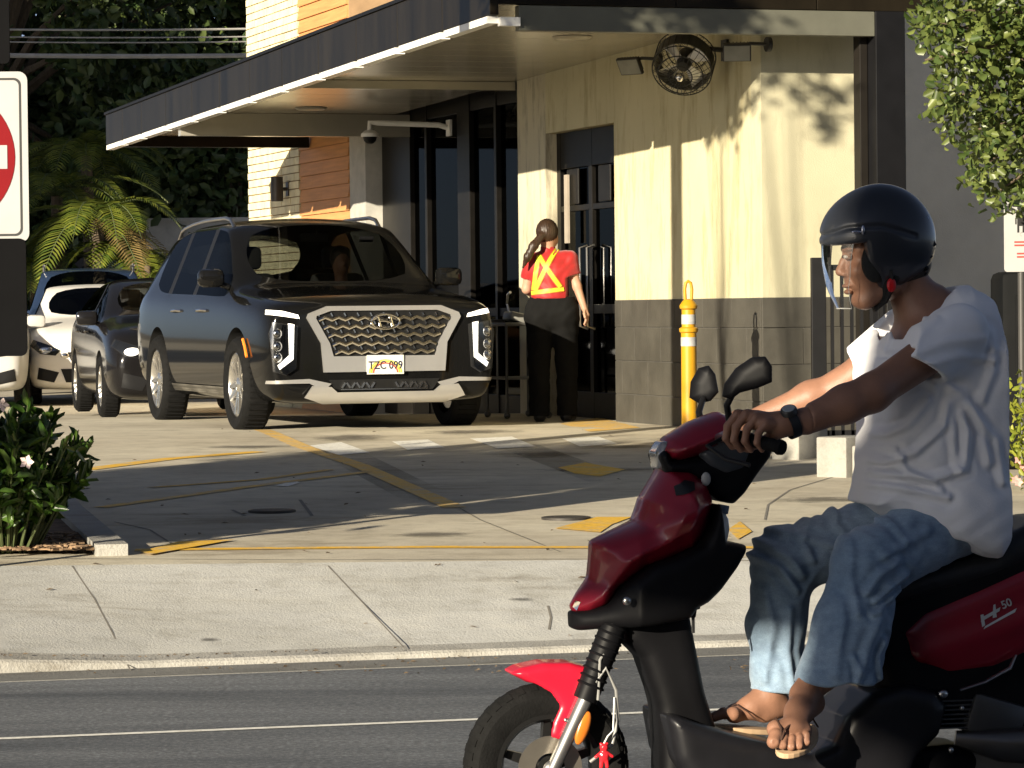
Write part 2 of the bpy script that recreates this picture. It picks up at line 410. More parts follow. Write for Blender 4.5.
# road line
k = M(); k.add([(x, yr(x)-1.83+d, .003) for x in (-14, -4, 0, 4, 14) for d in (-.025, .025)], [(2*i, 2*i+1, 2*i+3, 2*i+2) for i in range(4)])
structure(k.build('white_road_line', m_whi))
m_joint = mat('joint filler', (.20, .185, .16), .95)
for pts, w in (([(72, 566), (95, 600), (131, 672)], .007), ([(328, 566), (360, 600), (404, 648)], .007), ([(610, 566), (640, 600), (690, 650)], .007),
               ([(0, 558.5), (300, 560), (760, 561)], .012), ([(114, 522), (150, 530), (178, 548)], .012), ([(400, 484), (440, 497), (480, 520), (560, 552)], .01),
               ([(765, 520), (768, 505), (790, 490), (850, 472)], .012), ([(232, 510), (245, 516)], .02), ([(300, 500), (312, 516)], .02),
               ([(548, 606), (551, 618), (549, 630)], .010)):
    strip('pavement_joint', pts, w, m_joint, .002)
# flat drain covers
m_iron = mat('cast iron', (.06, .055, .05), .6, .5, scale=30)
for px, py, r, lb in ((272, 512, .13, 'small round iron cover set in the shaded driveway'), (566, 519, .13, 'small round iron cover by the yellow arrow')):
    p = ongr(px, py); k = M(); k.lathe((0, 0, .001), (0, 0, 1), [(0, .012), (r*.85, .012), (r*.88, .006), (r*.92, .012), (r, .010), (r, -.01)], 28)
    o = tag(k.build('drain_cover', m_iron, smooth=True), lb, 'drain cover'); o.location = p

# ================================================================== BUILDING
BO = Vector((1.883, 25.434, 0)); BA = R_(18)
BM = Matrix.Translation(BO) @ Matrix.Rotation(BA, 4, 'Z'); BI = BM.inverted(); Bx = BM.to_3x3() @ Vector((1, 0, 0)); By = BM.to_3x3() @ Vector((0, 1, 0))
def bside(px, py, x=0.): return BI @ onplane(px, py, BM @ Vector((x, 0, 0)), Bx)
def bfront(px, py, y=0.): return BI @ onplane(px, py, BM @ Vector((0, y, 0)), By)
bld = thing('restaurant_building', 'cream stucco drive-through restaurant with dark flat canopy, grey tile base and orange and brick tower', 'building', BO, BA)
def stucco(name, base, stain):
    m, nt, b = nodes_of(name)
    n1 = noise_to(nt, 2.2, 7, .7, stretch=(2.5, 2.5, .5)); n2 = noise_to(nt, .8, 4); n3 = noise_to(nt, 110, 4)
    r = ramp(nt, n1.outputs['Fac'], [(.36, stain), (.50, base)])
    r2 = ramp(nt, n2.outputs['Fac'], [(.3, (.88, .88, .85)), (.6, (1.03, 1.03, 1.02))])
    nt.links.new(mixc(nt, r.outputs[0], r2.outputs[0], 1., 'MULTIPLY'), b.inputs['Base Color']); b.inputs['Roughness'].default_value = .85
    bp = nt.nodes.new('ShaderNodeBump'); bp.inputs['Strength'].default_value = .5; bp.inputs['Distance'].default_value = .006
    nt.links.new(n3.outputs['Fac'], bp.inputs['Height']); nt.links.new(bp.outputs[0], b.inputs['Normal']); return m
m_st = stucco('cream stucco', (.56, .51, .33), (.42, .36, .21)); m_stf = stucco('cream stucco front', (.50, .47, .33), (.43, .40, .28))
w = M()
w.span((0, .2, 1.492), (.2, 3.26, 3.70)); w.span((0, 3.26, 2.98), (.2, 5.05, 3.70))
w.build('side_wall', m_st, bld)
w = M(); w.span((-.001, 5.05, .4), (.2, 5.85, 3.70)); w.build('pier', stucco('weathered stucco', (.55, .50, .36), (.30, .27, .20)), bld)
w = M(); w.span((0, 0, 1.492), (.95, .199, 3.70)); w.build('front_wall', m_stf, bld)
# grey tiles
m_tile = mat('grey stone tile', (.062, .058, .048), .55, var=.22, scale=3.5, bump=.15, bscale=40)
tl = M(); rows = [(.30, .70), (.71, .965), (.972, 1.235), (1.242, 1.49)]
rows = [(.35, .43), (.437, .707), (.714, .984), (.991, 1.261), (1.268, 1.488)]
for j, (a, b) in enumerate(rows):
    off = -.3*(j % 2); y = .022
    cuts = [0.012]+[c for c in np.arange(.6+off, 3.2, .62) if c > .1]+[3.25]
    for c, d in zip(cuts[:-1], cuts[1:]): tl.span((-.012, c+.003, a), (.02, d-.003, b), .002)
    cuts = [-.01]+[c for c in np.arange(.62+off, .75, .62) if c > .1]+[.84]
    for c, d in zip(cuts[:-1], cuts[1:]): tl.span((c+.002, -.012, a), (d-.002, .01, b), .002)
tl.build('tile_wainscot', m_tile, bld)
g = M(); g.span((0.001, .005, .3), (.18, 3.26, 1.4915)); g.span((.18, .001, .3), (.95, .18, 1.4915)); g.build('tile_backing', mat('grout', (.10, .095, .085), .9), bld)
g = M(); g.span((.06, 3.22, .3), (.3, 3.26, 1.49)); g.build('door_jamb', dark_frame, bld)
# door
d = M(); dx = .10
for y0, y1 in ((3.262, 3.36), (4.11, 4.20), (4.95, 5.048)): d.span((dx, y0, .42), (dx+.08, y1, 2.979))
d.span((dx+.002, 3.36, 2.66), (dx+.078, 4.95, 2.978)); d.span((dx+.002, 3.36, .42), (dx+.078, 4.95, .70)); d.span((dx+.004, 3.36, 1.38), (dx+.076, 4.95, 1.46)); d.span((dx+.004, 3.36, 2.28), (dx+.076, 4.95, 2.33))
for yy in (3.62, 4.45): d.span((dx-.01, yy, 2.34), (dx+.01, yy+.30, 2.65), .004)
door = d.build('door', dark_frame, bld, bevel=.003)
gl = M(); gl.span((dx+.035, 3.37, .7), (dx+.045, 4.94, 2.66))
m_gdark = glassmat('dark window glass', (.10, .11, .10), .03, .0, .25); gl.build('glass', m_gdark, door)
hd = M()
for y in (4.06, 4.25): hd.tube([(dx, y, 1.25), (dx-.07, y, 1.27), (dx-.07, y, 1.95), (dx, y, 1.97)], .014, 8)
hd.build('handle', satin, door, smooth=True)
for y, z0, z1 in ((4.62, 2.0, 2.6),):
    k = M(); k.span((dx-.05, y, z0), (dx-.03, y+.09, z1)); k.build('notice', mat('faded notice', (.35, .30, .24), .6), door)
# glazed service bay
gf = M(); fx = .16
for y0, y1 in ((5.852, 6.02), (7.0, 7.07), (7.85, 8.25), (9.3, 9.37), (9.9, 10.94)): gf.span((fx, y0, .35), (fx+.14, y1, 3.7))
gf.span((fx+.01, 6.02, 3.35), (fx+.12, 10.6, 3.62)); gf.span((fx+.01, 6.02, .35), (fx+.12, 10.6, .62)); gf.span((fx+.015, 6.02, 1.36), (fx+.115, 7.85, 1.44))
gfo = gf.build('window_frame', dark_frame, bld, bevel=.004)
gl = M(); gl.span((fx+.05, 6.0, .6), (fx+.06, 10.5, 3.4)); gl.build('window_glass', m_gdark, bld)
k = M(); k.span((-.10, 6.9, 1.28), (.2, 8.6, 1.33)); k.build('service_ledge', satin, bld, bevel=.004)
# interior: room shell with counter
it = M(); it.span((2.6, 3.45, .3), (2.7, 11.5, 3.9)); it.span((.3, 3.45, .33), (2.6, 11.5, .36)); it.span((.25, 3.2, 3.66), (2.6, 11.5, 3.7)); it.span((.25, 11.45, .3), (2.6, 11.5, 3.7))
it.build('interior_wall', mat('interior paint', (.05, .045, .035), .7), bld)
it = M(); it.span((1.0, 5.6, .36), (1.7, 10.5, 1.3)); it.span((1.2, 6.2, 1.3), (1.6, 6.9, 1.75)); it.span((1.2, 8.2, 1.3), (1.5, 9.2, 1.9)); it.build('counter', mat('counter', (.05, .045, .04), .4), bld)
# pilaster and tower
k = M(); k.span((-.02, 10.95, .3), (.2, 11.58, 4.1)); k.build('grey_pilaster', mat('light grey panel', (.42, .41, .37), .6), bld)
m_or = mat('orange fibre siding', (.56, .27, .10), .55, var=.16, scale=5, stretch=(1, .3, 6), bump=.08)
sd = M(); z = .3
while z < 8:
    y = 11.6; off = random.uniform(.4, 1.6)
    for a, b in ((11.6, 11.6+off), (11.6+off, 13.7)):
        sd.add([( -.035, a+.002, z), (-.035, b-.002, z), (-.012, b-.002, z+.142), (-.012, a+.002, z+.142), (.02, a+.002, z), (.02, b-.002, z), (.02, b-.002, z+.142), (.02, a+.002, z+.142)],
               [(0, 1, 2, 3), (4, 7, 6, 5), (0, 4, 5, 1), (3, 2, 6, 7), (0, 3, 7, 4), (1, 5, 6, 2)])
    z += .147
sd.build('orange_siding', m_or, bld)
m_br = mat('cream brick', (.70, .63, .42), .75, var=.16, scale=4.5, bump=.3, bscale=60)
br = M(); z = .3; j = 0
while z < 8:
    y = 13.72-(.2 if j % 2 else 0)
    while y < 16.15:
        a = max(y, 13.705); b = min(y+.40, 16.15)
        if b-a > .03: q = random.uniform(-.006, .006); br.span((-.03+q, a+.004, z+.004), (.02, b-.004, z+.082))
        y += .405
    x = 0.02-(.2 if j % 2 else 0)
    z += .09; j += 1
br.build('brick_cladding', m_br, bld)
k = M(); k.span((-.004, 11.585, .2), (4.0, 16.16, 8.0)); k.build('tower_wall', mat('mortar', (.34, .22, .12), .9), bld)
k = M(); k.span((-.15, 11.5, 8.0), (4.1, 16.3, 8.12)); k.build('tower_coping', dark_frame, bld)
k = M(); k.span((.3, 3.5, 3.85), (8, 11.55, 4.35)); k.build('roof_deck', mat('roof grey', (.2, .2, .2), .8), bld)
# canopy
def sz(y): return -.0172*y
m_fas = mat('dark bronze fascia', (.011, .0085, .005), .38, var=.6, scale=1.4, stretch=(1, 2.5, .4), spec=.15)
m_sof = mat('satin soffit metal', (.50, .47, .40), .24, .5, var=.12, scale=1.2, stretch=(1, .3, 1))
def slab(k, x0, x1, y0, y1, z0, z1, sl=True):
    a, b = (sz(y0), sz(y1)) if sl else (0, 0)
    k.add([(x0, y0, z0+a), (x1, y0, z0+a), (x1, y1, z0+b), (x0, y1, z0+b), (x0, y0, z1+a), (x1, y0, z1+a), (x1, y1, z1+b), (x0, y1, z1+b)],
          [(0, 3, 2, 1), (4, 5, 6, 7), (0, 1, 5, 4), (1, 2, 6, 5), (2, 3, 7, 6), (3, 0, 4, 7)])
k = M()
for y0 in np.arange(-.5, 13.2, .5): slab(k, -2.25, -.004, y0+.006, min(y0+.494, 13.2), 3.60, 3.63)
slab(k, -2.25, 0, -.5, 13.2, 3.612, 3.66); slab(k, -.003, 1.0, -.5, -.004, 3.60, 3.66, False)
k.build('soffit', m_sof, bld)
k = M(); ys = [-.62, .55, 1.75, 2.95, 4.15, 5.4, 6.6, 7.8, 9.0, 10.2, 11.4, 12.4, 13.3]
for a, b in zip(ys[:-1], ys[1:]): slab(k, -2.315, -2.25, a+.004, b-.004, 3.50, 3.83)
k.build('side_fascia', m_fas, bld, bevel=.004)
k = M(); slab(k, -2.33, -2.2, -.64, 13.32, 3.832, 3.86); slab(k, -2.33, 1.10, -.66, -.5, 3.99, 4.03, False); k.build('fascia_cap', black_paint, bld)
k = M()
for a, b in zip(ys[:-1], ys[1:]): slab(k, -2.32, -2.24, a+.05, b-.05, 3.445, 3.495)
slab(k, -2.24, -2.09, -.62, -.56, 3.435, 3.497, False); k.build('white_trim', white_paint, bld)
k = M(); xs = [-2.25, -.9, .2, 1.07]
for a, b in zip(xs[:-1], xs[1:]): slab(k, a+.003, b-.003, -.60, -.52, 3.59, 3.985, False)
k.build('front_fascia', m_fas, bld, bevel=.004)
k = M(); slab(k, -2.09, .665, -.59, -.50, 3.405, 3.586, False); k.build('front_beam', mat('grey beam paint', (.11, .11, .085), .5, var=.08), bld, bevel=.004)
for yb, zb in ((5.9, 3.42), (9.85, 3.20)):
    k = M(); k.span((-2.24, yb, zb), (-.001 if yb < 9 else .15, yb+.12, 3.595+sz(yb))); k.build('cross_beam', MATS['satin soffit metal'], bld)
k = M(); slab(k, -2.24, -.04, 13.2, 13.28, 3.48, 3.83); k.build('rear_fascia', m_fas, bld)
k = M(); slab(k, -2.24, 1.0, -.5, 13.2, 3.70, 3.78); k.build('canopy_deck', MATS['roof grey'], bld)
for px, py in ((572, 36), (311, 105)):
    p = None
    d_ = ray(px, py)
    zz = 3.575 if px > 500 else 3.47
    q = BI @ (CP+d_*((zz-CAMH)/d_.z)); k = M(); k.lathe((q.x, q.y, 3.598+sz(q.y)), (0, 0, -1), [(0, .022), (.13, .022), (.15, .012), (.16, 0)], 28); k.build('soffit_speaker', mat('speaker grille', (.35, .32, .26), .4), bld, smooth=True)
k = M(); k.span((.02, .1, 3.79), (1.0, 3.2, 5.6)); k.build('shading_parapet', m_st, bld)  # added above the view to keep sun off the rear wall
# columns at the right corner
k = M(); k.span((.60, -.46, .35), (.664, -.34, 3.585)); k.build('column', mat('dark bronze column', (.014, .012, .010), .5, spec=.2), bld, bevel=.006)
k = M(); k.span((.667, -.60, .35), (.905, -.30, 3.59)); k.build('column', black_paint, bld, bevel=.006)
k = M(); k.span((.951, .0, .3), (1.0, 3.2, 3.75)); k.span((.95, 3.2, .3), (9, 3.4, 7.0)); k.build('rear_wall', mat('slate grey stucco', (.58, .57, .53), .8, var=.12, scale=1.5, bump=.3, bscale=80), bld)

# ---- wall mounted fittings (things of their own)
def W(local): return BM @ Vector(local)
# fan
c = bfront(684, 63, .45); fc = Vector((-.34, c.y, c.z)); c = bside(684, 63, -.34)
fan = thing('wall_fan', 'black caged drum fan mounted on the stucco under the canopy', 'fan', W(c), BA)
ax = Vector((-.42, -.62, -.62)).normalized()
m_fan = mat('fan black', (.02, .02, .018), .4)
k = M(); R0 = .232
for t, r in ((-.10, R0*.99), (.10, R0*.99), (.155, R0*.75), (.175, R0*.40), (-.15, R0*.7)): k.ring(ax*t, ax, r, .005, 36, 6)
x_ = ax.orthogonal().normalized(); y_ = ax.cross(x_)
for i in range(28):
    a = 2*PI*i/28; e = x_*math.cos(a)+y_*math.sin(a)
    k.tube([e*.03+ax*.18, e*R0*.4+ax*.175, e*R0*.75+ax*.155, e*R0+ax*.10, e*R0-ax*.10, e*R0*.7-ax*.15, e*.05-ax*.17], .0022, 5)
k.build('cage', m_fan, fan, smooth=True)
k = M(); k.lathe((0, 0, 0), ax, [(R0*.93, -.07), (R0*.96, -.07), (R0*.96, .05), (R0*.93, .05), (R0*.93, -.07)], 36); k.build('drum', mat('fan shroud', (.05, .048, .04), .35), fan, smooth=True)
k = M()
for i in range(4):
    a = 2*PI*i/4+.4; e = x_*math.cos(a)+y_*math.sin(a); f2 = ax.cross(e)
    k.prism([e*.04-f2*.02, e*.2-f2*.07+ax*.03, e*.2+f2*.06-ax*.03, e*.04+f2*.03], ax*.004)
k.build('blade', satin, fan)
k = M(); k.lathe((0, 0, 0), ax, [(0, .06), (.045, .05), (.06, 0), (.06, -.12), (.04, -.15), (0, -.16)], 20); k.build('motor', m_fan, fan, smooth=True)
k = M(); k.ball(ax*.185, (.035, .035, .035)); k.build('badge', chrome, fan, smooth=True)
k = M(); wall = Vector((.34, -.02, .10)); k.tube([-ax*.15, wall*.6+Vector((0, 0, .05)), wall], .02, 8); k.box(wall-Vector((.012, 0, 0)), (.02, .12, .16)); k.build('bracket', m_fan, fan, smooth=True)
# floodlights
def flood(px, py, rx, lb, dirv):
    c = bside(px, py, -.22); t = thing('floodlight', lb, 'floodlight', W(c), BA, 'floodlights under the canopy')
    dv = Vector(dirv).normalized(); rot = dv.to_track_quat('-Z', 'Y').to_matrix()
    k = M(); k.box((0, 0, 0), (.21, .15, .035), rot, .006)
    for i in range(7): k.box(rot @ Vector((-.08+i*.027, 0, .032)), (.006, .12, .035), rot)
    k.build('housing', mat('floodlight bronze', (.03, .028, .024), .4), t)
    k = M(); k.box(rot @ Vector((0, 0, -.019)), (.19, .13, .004), rot); k.build('lens', mat('frosted lens', (.25, .25, .22), .2), t)
    k = M(); w0 = Vector((.205, rx, .05)); k.tube([Vector((0, 0, .03)), Vector((.08, rx*.5, .06)), w0], .014, 8); k.cyl(w0+Vector((-.02, 0, 0)), w0+Vector((.012, 0, 0)), .055, n=16); k.build('bracket', MATS['floodlight bronze'], t, smooth=True)
flood(630, 66, -.12, 'floodlight on the stucco to the left of the drum fan', (-.7, -.5, -.55))
flood(737, 52, -.12, 'floodlight at the stucco corner to the right of the drum fan', (-.3, -.75, -.6))
# security camera
c = bside(449, 128, .1); t = thing('security_camera', 'white dome security camera on an arm above the dark windows', 'camera', W(c), BA)
k = M(); k.box((0, 0, 0), (.03, .12, .16), None, .005); k.build('mounting_plate', white_paint, t)
k = M(); e = Vector((-.75, .2, .06)); k.tube([(0, 0, 0), (-.1, .02, .03), e*.9, e, e+Vector((0, 0, -.08))], .027, 10); k.build('arm', white_paint, t, smooth=True)
k = M(); k.lathe(e+Vector((0, 0, -.08)), (0, 0, -1), [(0, -.01), (.05, 0), (.085, .03), (.088, .06), (.075, .062)], 20); k.build('housing', white_paint, t, smooth=True)
k = M(); k.lathe(e+Vector((0, 0, -.14)), (0, 0, -1), [(.07, 0), (.06, .04), (.035, .065), (0, .075)], 20); k.build('dome', black_plastic, t, smooth=True)
# wall sconce on the brick
c = bside(277, 189, -.16); t = thing('wall_sconce', 'dark cylinder wall lamp on the cream brick tower', 'wall lamp', W(c), BA)
k = M(); k.lathe((0, 0, 0), (0, 0, 1), [(0, .14), (.07, .14), (.07, -.14), (.06, -.14), (.055, -.1), (0, -.1)], 24); k.build('shade', mat('sconce bronze', (.05, .042, .035), .4), t, smooth=True)
k = M(); k.cyl((0, 0, 0), (.12, 0, 0), .02, n=8); k.box((.125, 0, 0), (.02, .1, .16)); k.build('bracket', MATS['sconce bronze'], t)

# dead leaves and grit on the pavement and drive
k = M(); rs = random.Random(5)
for i in range(260):
    px, py = (rs.uniform(0, 760), rs.uniform(565, 650)) if i < 14 else ((rs.uniform(60, 900), rs.uniform(425, 556)) if i < 80 else (rs.uniform(-20, 780), rs.uniform(655, 675)))
    p = ongr(px, py, .006); sz_ = rs.uniform(.010, .026) if i < 80 else rs.uniform(.005, .016); a = rs.uniform(0, PI); d = Vector((math.cos(a), math.sin(a), rs.uniform(-.1, .2)))*sz_; t_ = Vector((-math.sin(a), math.cos(a), .1))*sz_*.4
    k.add([p-d, p+t_+Vector((0, 0, .004)), p+d, p-t_], [(0, 1, 2, 3)])
o = k.build('leaf_litter', mat('dry leaves', (.12, .085, .05), .9, var=.6, scale=9), fix=False); o['kind'] = 'stuff'

def stainmat(name, c, dens):
    m = bpy.data.materials.new(name); m.use_nodes = True; nt = m.node_tree; b = nt.nodes['Principled BSDF']; b.inputs['Base Color'].default_value = (*c, 1); b.inputs['Roughness'].default_value = .7
    n = noise_to(nt, 6, 7, .75); tc = nt.nodes.new('ShaderNodeTexCoord'); mp = nt.nodes.new('ShaderNodeMapping'); mp.inputs['Location'].default_value = (-1, -1, 0); mp.inputs['Scale'].default_value = (2, 2, 0); nt.links.new(tc.outputs['Generated'], mp.inputs[0])
    ln = nt.nodes.new('ShaderNodeVectorMath'); ln.operation = 'LENGTH'; nt.links.new(mp.outputs[0], ln.inputs[0])
    a = nt.nodes.new('ShaderNodeMath'); a.operation = 'MULTIPLY_ADD'; a.inputs[1].default_value = -1.; nt.links.new(ln.outputs['Value'], a.inputs[0]); nt.links.new(n.outputs['Fac'], a.inputs[2])
    r = ramp(nt, a.outputs[0], [(.0, (0, 0, 0)), (.35, (dens,)*3)]); t = nt.nodes.new('ShaderNodeBsdfTransparent'); mx = nt.nodes.new('ShaderNodeMixShader')
    nt.links.new(r.outputs[0], mx.inputs[0]); nt.links.new(t.outputs[0], mx.inputs[1]); nt.links.new(b.outputs[0], mx.inputs[2]); nt.links.new(mx.outputs[0], nt.nodes['Material Output'].inputs[0]); return m
m_oil = stainmat('oil stain', (.05, .045, .04), .5)
def blot(px, py, rx, ry, a=0):
    p = ongr(px, py); k = M(); L = []
    for i in range(20):
        t_ = 2*PI*i/20; x = p.x+rx*math.cos(t_)*math.cos(a)-ry*math.sin(t_)*math.sin(a); y = p.y+rx*math.cos(t_)*math.sin(a)+ry*math.sin(t_)*math.cos(a); L.append((x, y, gz(x, y)+.0025))
    L.append((p.x, p.y, gz(p.x, p.y)+.0025)); k.add(L, [(i, (i+1) % 20, 20) for i in range(20)]); structure(k.build('oil_stain', m_oil))
for q in ((470, 432, .9, .8, 0), (540, 455, .7, .9, .4), (350, 438, .6, 1.1, 0), (250, 447, .8, .5, 0), (620, 447, .8, .7, 0), (430, 535, .5, .35, 0), (700, 540, .4, .3, 0), (210, 640, .10, .08, 0), (520, 600, .12, .07, 0), (600, 470, .8, .4, 0), (820, 500, .6, .5, 0)): blot(*q)
# tyre-worn tracks along the lane
m_trk = stainmat('tyre track', (.07, .065, .06), .28)
for (ax_, ay_), (bx_, by_), w_ in (((300, 432), (520, 545), .22), ((455, 425), (720, 520), .22)):
    A_, B_ = ongr(ax_, ay_), ongr(bx_, by_); d_ = (B_-A_); d_.z = 0; n_ = Vector((-d_.y, d_.x, 0)).normalized()*w_/2*3; k = M(); L = []
    for i in range(13):
        q_ = A_.lerp(B_, i/12)
        for s_ in (-1, 0, 1): z_ = q_+n_*s_*.5; L.append((z_.x, z_.y, gz(z_.x, z_.y)+.002))
    k.add(L, [(3*i+j, 3*i+j+1, 3*i+4+j, 3*i+3+j) for i in range(12) for j in (0, 1)]); structure(k.build('tyre_track', m_trk))
# ================================================================== CARS
from mathutils.bvhtree import BVHTree
m_glass = glassmat('car glass', (.36, .38, .37), .01, .2, .28)
m_lens = glassmat('clear lens', (.75, .77, .8), .03, .8)
m_black = mat('car black trim', (.010, .010, .011), .5, var=.1, spec=.25)
m_cabin = mat('cabin fabric', (.03, .028, .026), .8)
def carpaint(name, c, rough=.12):
    m = mat(name, c, rough, var=.04, spec=.35, coat=.22, ior=1.28)
    return m
def em(name, c, s):
    m, nt, b = nodes_of(name); b.inputs['Base Color'].default_value = (*c, 1); b.inputs['Emission Color'].default_value = (*c, 1); b.inputs['Emission Strength'].default_value = s; return m
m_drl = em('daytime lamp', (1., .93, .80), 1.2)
def wheel(parent, x, y, r, w, rimr, side, spokes=10):
    """side=+1: outer face towards +y"""
    k = M(); p = []
    prof = [(rimr, -w*.42), (r-.035, -w*.48), (r-.012, -w*.40), (r, -w*.25), (r, w*.25), (r-.012, w*.40), (r-.035, w*.48), (rimr+.01, w*.44), (rimr, w*.36), (rimr, -w*.42)]
    k.lathe((0, 0, 0), (0, side, 0), prof, 40)
    for i in range(48):
        a = 2*PI*i/48; c = Vector((math.cos(a), 0, math.sin(a)))
        k.box(c*(r-.001)+Vector((0, 0, 0)), (.012, w*.62, .012), Matrix.Rotation(-a, 3, 'Y'))
    t = k.build('wheel', rubber, parent, smooth=True); t.location = (x, y, r)
    k = M(); f = w*.36
    k.lathe((0, 0, 0), (0, side, 0), [(rimr+.004, f), (rimr-.012, f+.008), (rimr-.03, f-.02), (rimr-.04, -w*.3), (rimr*.2, -w*.3)], 40)
    k.lathe((0, 0, 0), (0, side, 0), [(0, f+.0), (.05, f-.002), (.075, f-.02), (.08, f-.05)], 20)
    for i in range(spokes):
        a = 2*PI*i/spokes + (.16 if i % 2 else -.16)*(5/spokes)*1.2; d = Vector((math.cos(a), 0, math.sin(a))); q = Vector((0, side, 0)); s = d.cross(q)
        k.prism([d*.05-s*.018+q*(f-.03), d*.05+s*.018+q*(f-.03), d*(rimr-.02)+s*.014+q*(f-.012), d*(rimr-.02)-s*.014+q*(f-.012)], q*.02)
    rm = k.build('rim', mat('alloy wheel', (.62, .60, .56), .22, .9, var=.05), t, smooth=True)
    k = M(); k.lathe((0, 0, 0), (0, side, 0), [(0, -.01), (rimr*.62, -.01), (rimr*.62, -.03)], 28); k.build('brake_disc', mat('brake steel', (.18, .17, .16), .4, .8), t, smooth=True)
    return t
def split_by_material(o, names, parent, wheelcut=None):
    dg = bpy.context.evaluated_depsgraph_get(); me = bpy.data.meshes.new_from_object(o.evaluated_get(dg)); mats = list(me.materials)
    res = []
    for mi, nm in names.items():
        bm = bmesh.new(); bm.from_mesh(me); bmesh.ops.delete(bm, geom=[f for f in bm.faces if f.material_index != mi], context='FACES')
        bm.faces.ensure_lookup_table(); seen = set(); isl = []
        if nm in ('body',): isl = [list(bm.faces)]
        else:
            for f in bm.faces:
                if f in seen: continue
                st = [f]; seen.add(f); g = []
                while st:
                    q = st.pop(); g.append(q)
                    for e in q.edges:
                        for r in e.link_faces:
                            if r not in seen: seen.add(r); st.append(r)
                isl.append(g)
        for g in isl:
            if not g: continue
            vi = {}; V = []; F_ = []
            for f in g:
                t = []
                for v in f.verts:
                    if v.index not in vi: vi[v.index] = len(V); V.append(v.co.copy())
                    t.append(vi[v.index])
                F_.append(t)
            name = nm
            if nm == 'window':
                c = sum(V, Vector())/len(V); xs = [v.x for v in V]
                name = 'side_window' if abs(c.y) > .3 else ('windshield' if c.x > 0 else 'rear_window')
            m2 = bpy.data.meshes.new(name); m2.from_pydata(V, [], F_); m2.materials.append(mats[mi]); m2.polygons.foreach_set('use_smooth', [True]*len(F_))
            if nm == 'body' or nm == 'wheel_arch': m2.set_sharp_from_angle(angle=R_(38))
            ob = bpy.data.objects.new(name, m2); COL.objects.link(ob); ob.parent = parent; res.append(ob)
        bm.free()
    return res
def carbody(parent, S, glass_side, pillar_side, wind, rearwin, paintm, arches, lvl=3, roofglass=None):
    """S: stations front->rear of (x, zb, w, z3, belt, y5, y6, z6, y7, z7, zt)"""
    V = []; rings = []
    for (x, zb, w, z3, belt, y5, y6, z6, y7, z7, zt) in S:
        h = [(0, zb), (w*.82, zb), (w-.03, zb+.05), (w, z3), (w-.012, belt-.09), (y5, belt), (y6, z6), (y7, z7), (0, zt)]
        ring = [(x, y, z) for y, z in h]+[(x, -y, z) for y, z in h[-2:0:-1]]
        rings.append(list(range(len(V), len(V)+len(ring)))); V += ring
    n = len(rings[0]); F_ = []; mi = []
    for i in range(len(rings)-1):
        for k in range(n):
            F_.append((rings[i][k], rings[i][(k+1) % n], rings[i+1][(k+1) % n], rings[i+1][k])); q = 0
            kk = k if k < 8 else n-1-k
            if kk == 5 and i in glass_side: q = 1
            if kk == 5 and i in pillar_side: q = 2
            if kk == 7 and (i in wind or i in rearwin): q = 1
            mi.append(q)
    # end caps with an inset loop
    for ri, fl in ((0, 1), (len(rings)-1, 0)):
        r = rings[ri]; cz = sum(V[i][2] for i in r)/n; x = V[r[0]][0]+(.012 if fl else -.012)
        ins = list(range(len(V), len(V)+n)); V += [(x, V[i][1]*.86, cz+(V[i][2]-cz)*.82) for i in r]
        for k in range(n): F_.append((r[k], r[(k+1) % n], ins[(k+1) % n], ins[k])); mi.append(0)
        # quad strip cap left-right
        for k in range(0, 8):
            a, b = ins[k], ins[k+1]; c = ins[(n-k-1) % n]; d = ins[(n-k) % n]
            if k == 0: F_.append((a, b, c)); mi.append(0)
            elif k == 7: F_.append((a, b, d)); mi.append(0)
            else: F_.append((a, b, c, d)); mi.append(0)
    me = bpy.data.meshes.new('cage'); me.from_pydata(V, [], F_); [me.materials.append(x) for x in (paintm, m_glass, m_black, mat('wheel well', (.008, .008, .008), .9))]
    me.polygons.foreach_set('material_index', mi)
    bm = bmesh.new(); bm.from_mesh(me); bmesh.ops.recalc_face_normals(bm, faces=bm.faces)
    cr = bm.edges.layers.float.new('crease_edge')
    for e in bm.edges:
        ms = {f.material_index for f in e.link_faces}
        if len(ms) > 1: e[cr] = .7
    bm.to_mesh(me); bm.free()
    o = bpy.data.objects.new('cage', me); COL.objects.link(o)
    s = o.modifiers.new('s', 'SUBSURF'); s.levels = lvl; s.render_levels = lvl
    cuts = []
    for (x, r, zc) in arches:
        for sd in (1, -1):
            k = M(); k.cyl((x, sd*.58, zc), (x, sd*1.3, zc), r, n=48); k.mi = [0]*len(k.f)
            c = k.build('cut', [MATS['wheel well']]*4); c.data.polygons.foreach_set('material_index', [3]*len(c.data.polygons)); cuts.append(c)
            b = o.modifiers.new('b', 'BOOLEAN'); b.object = c; b.operation = 'DIFFERENCE'; b.solver = 'EXACT'
    parts = split_by_material(o, {0: 'body', 1: 'window', 2: 'pillar_trim', 3: 'wheel_arch'}, parent)
    bpy.data.objects.remove(o)
    for c in cuts: bpy.data.objects.remove(c)
    return parts
def bvh_of(parts):
    V = []; F_ = []
    for p in parts:
        n = len(V); V += [v.co.copy() for v in p.data.vertices]; F_ += [[i+n for i in f.vertices] for f in p.data.polygons]
    return BVHTree.FromPolygons(V, F_)
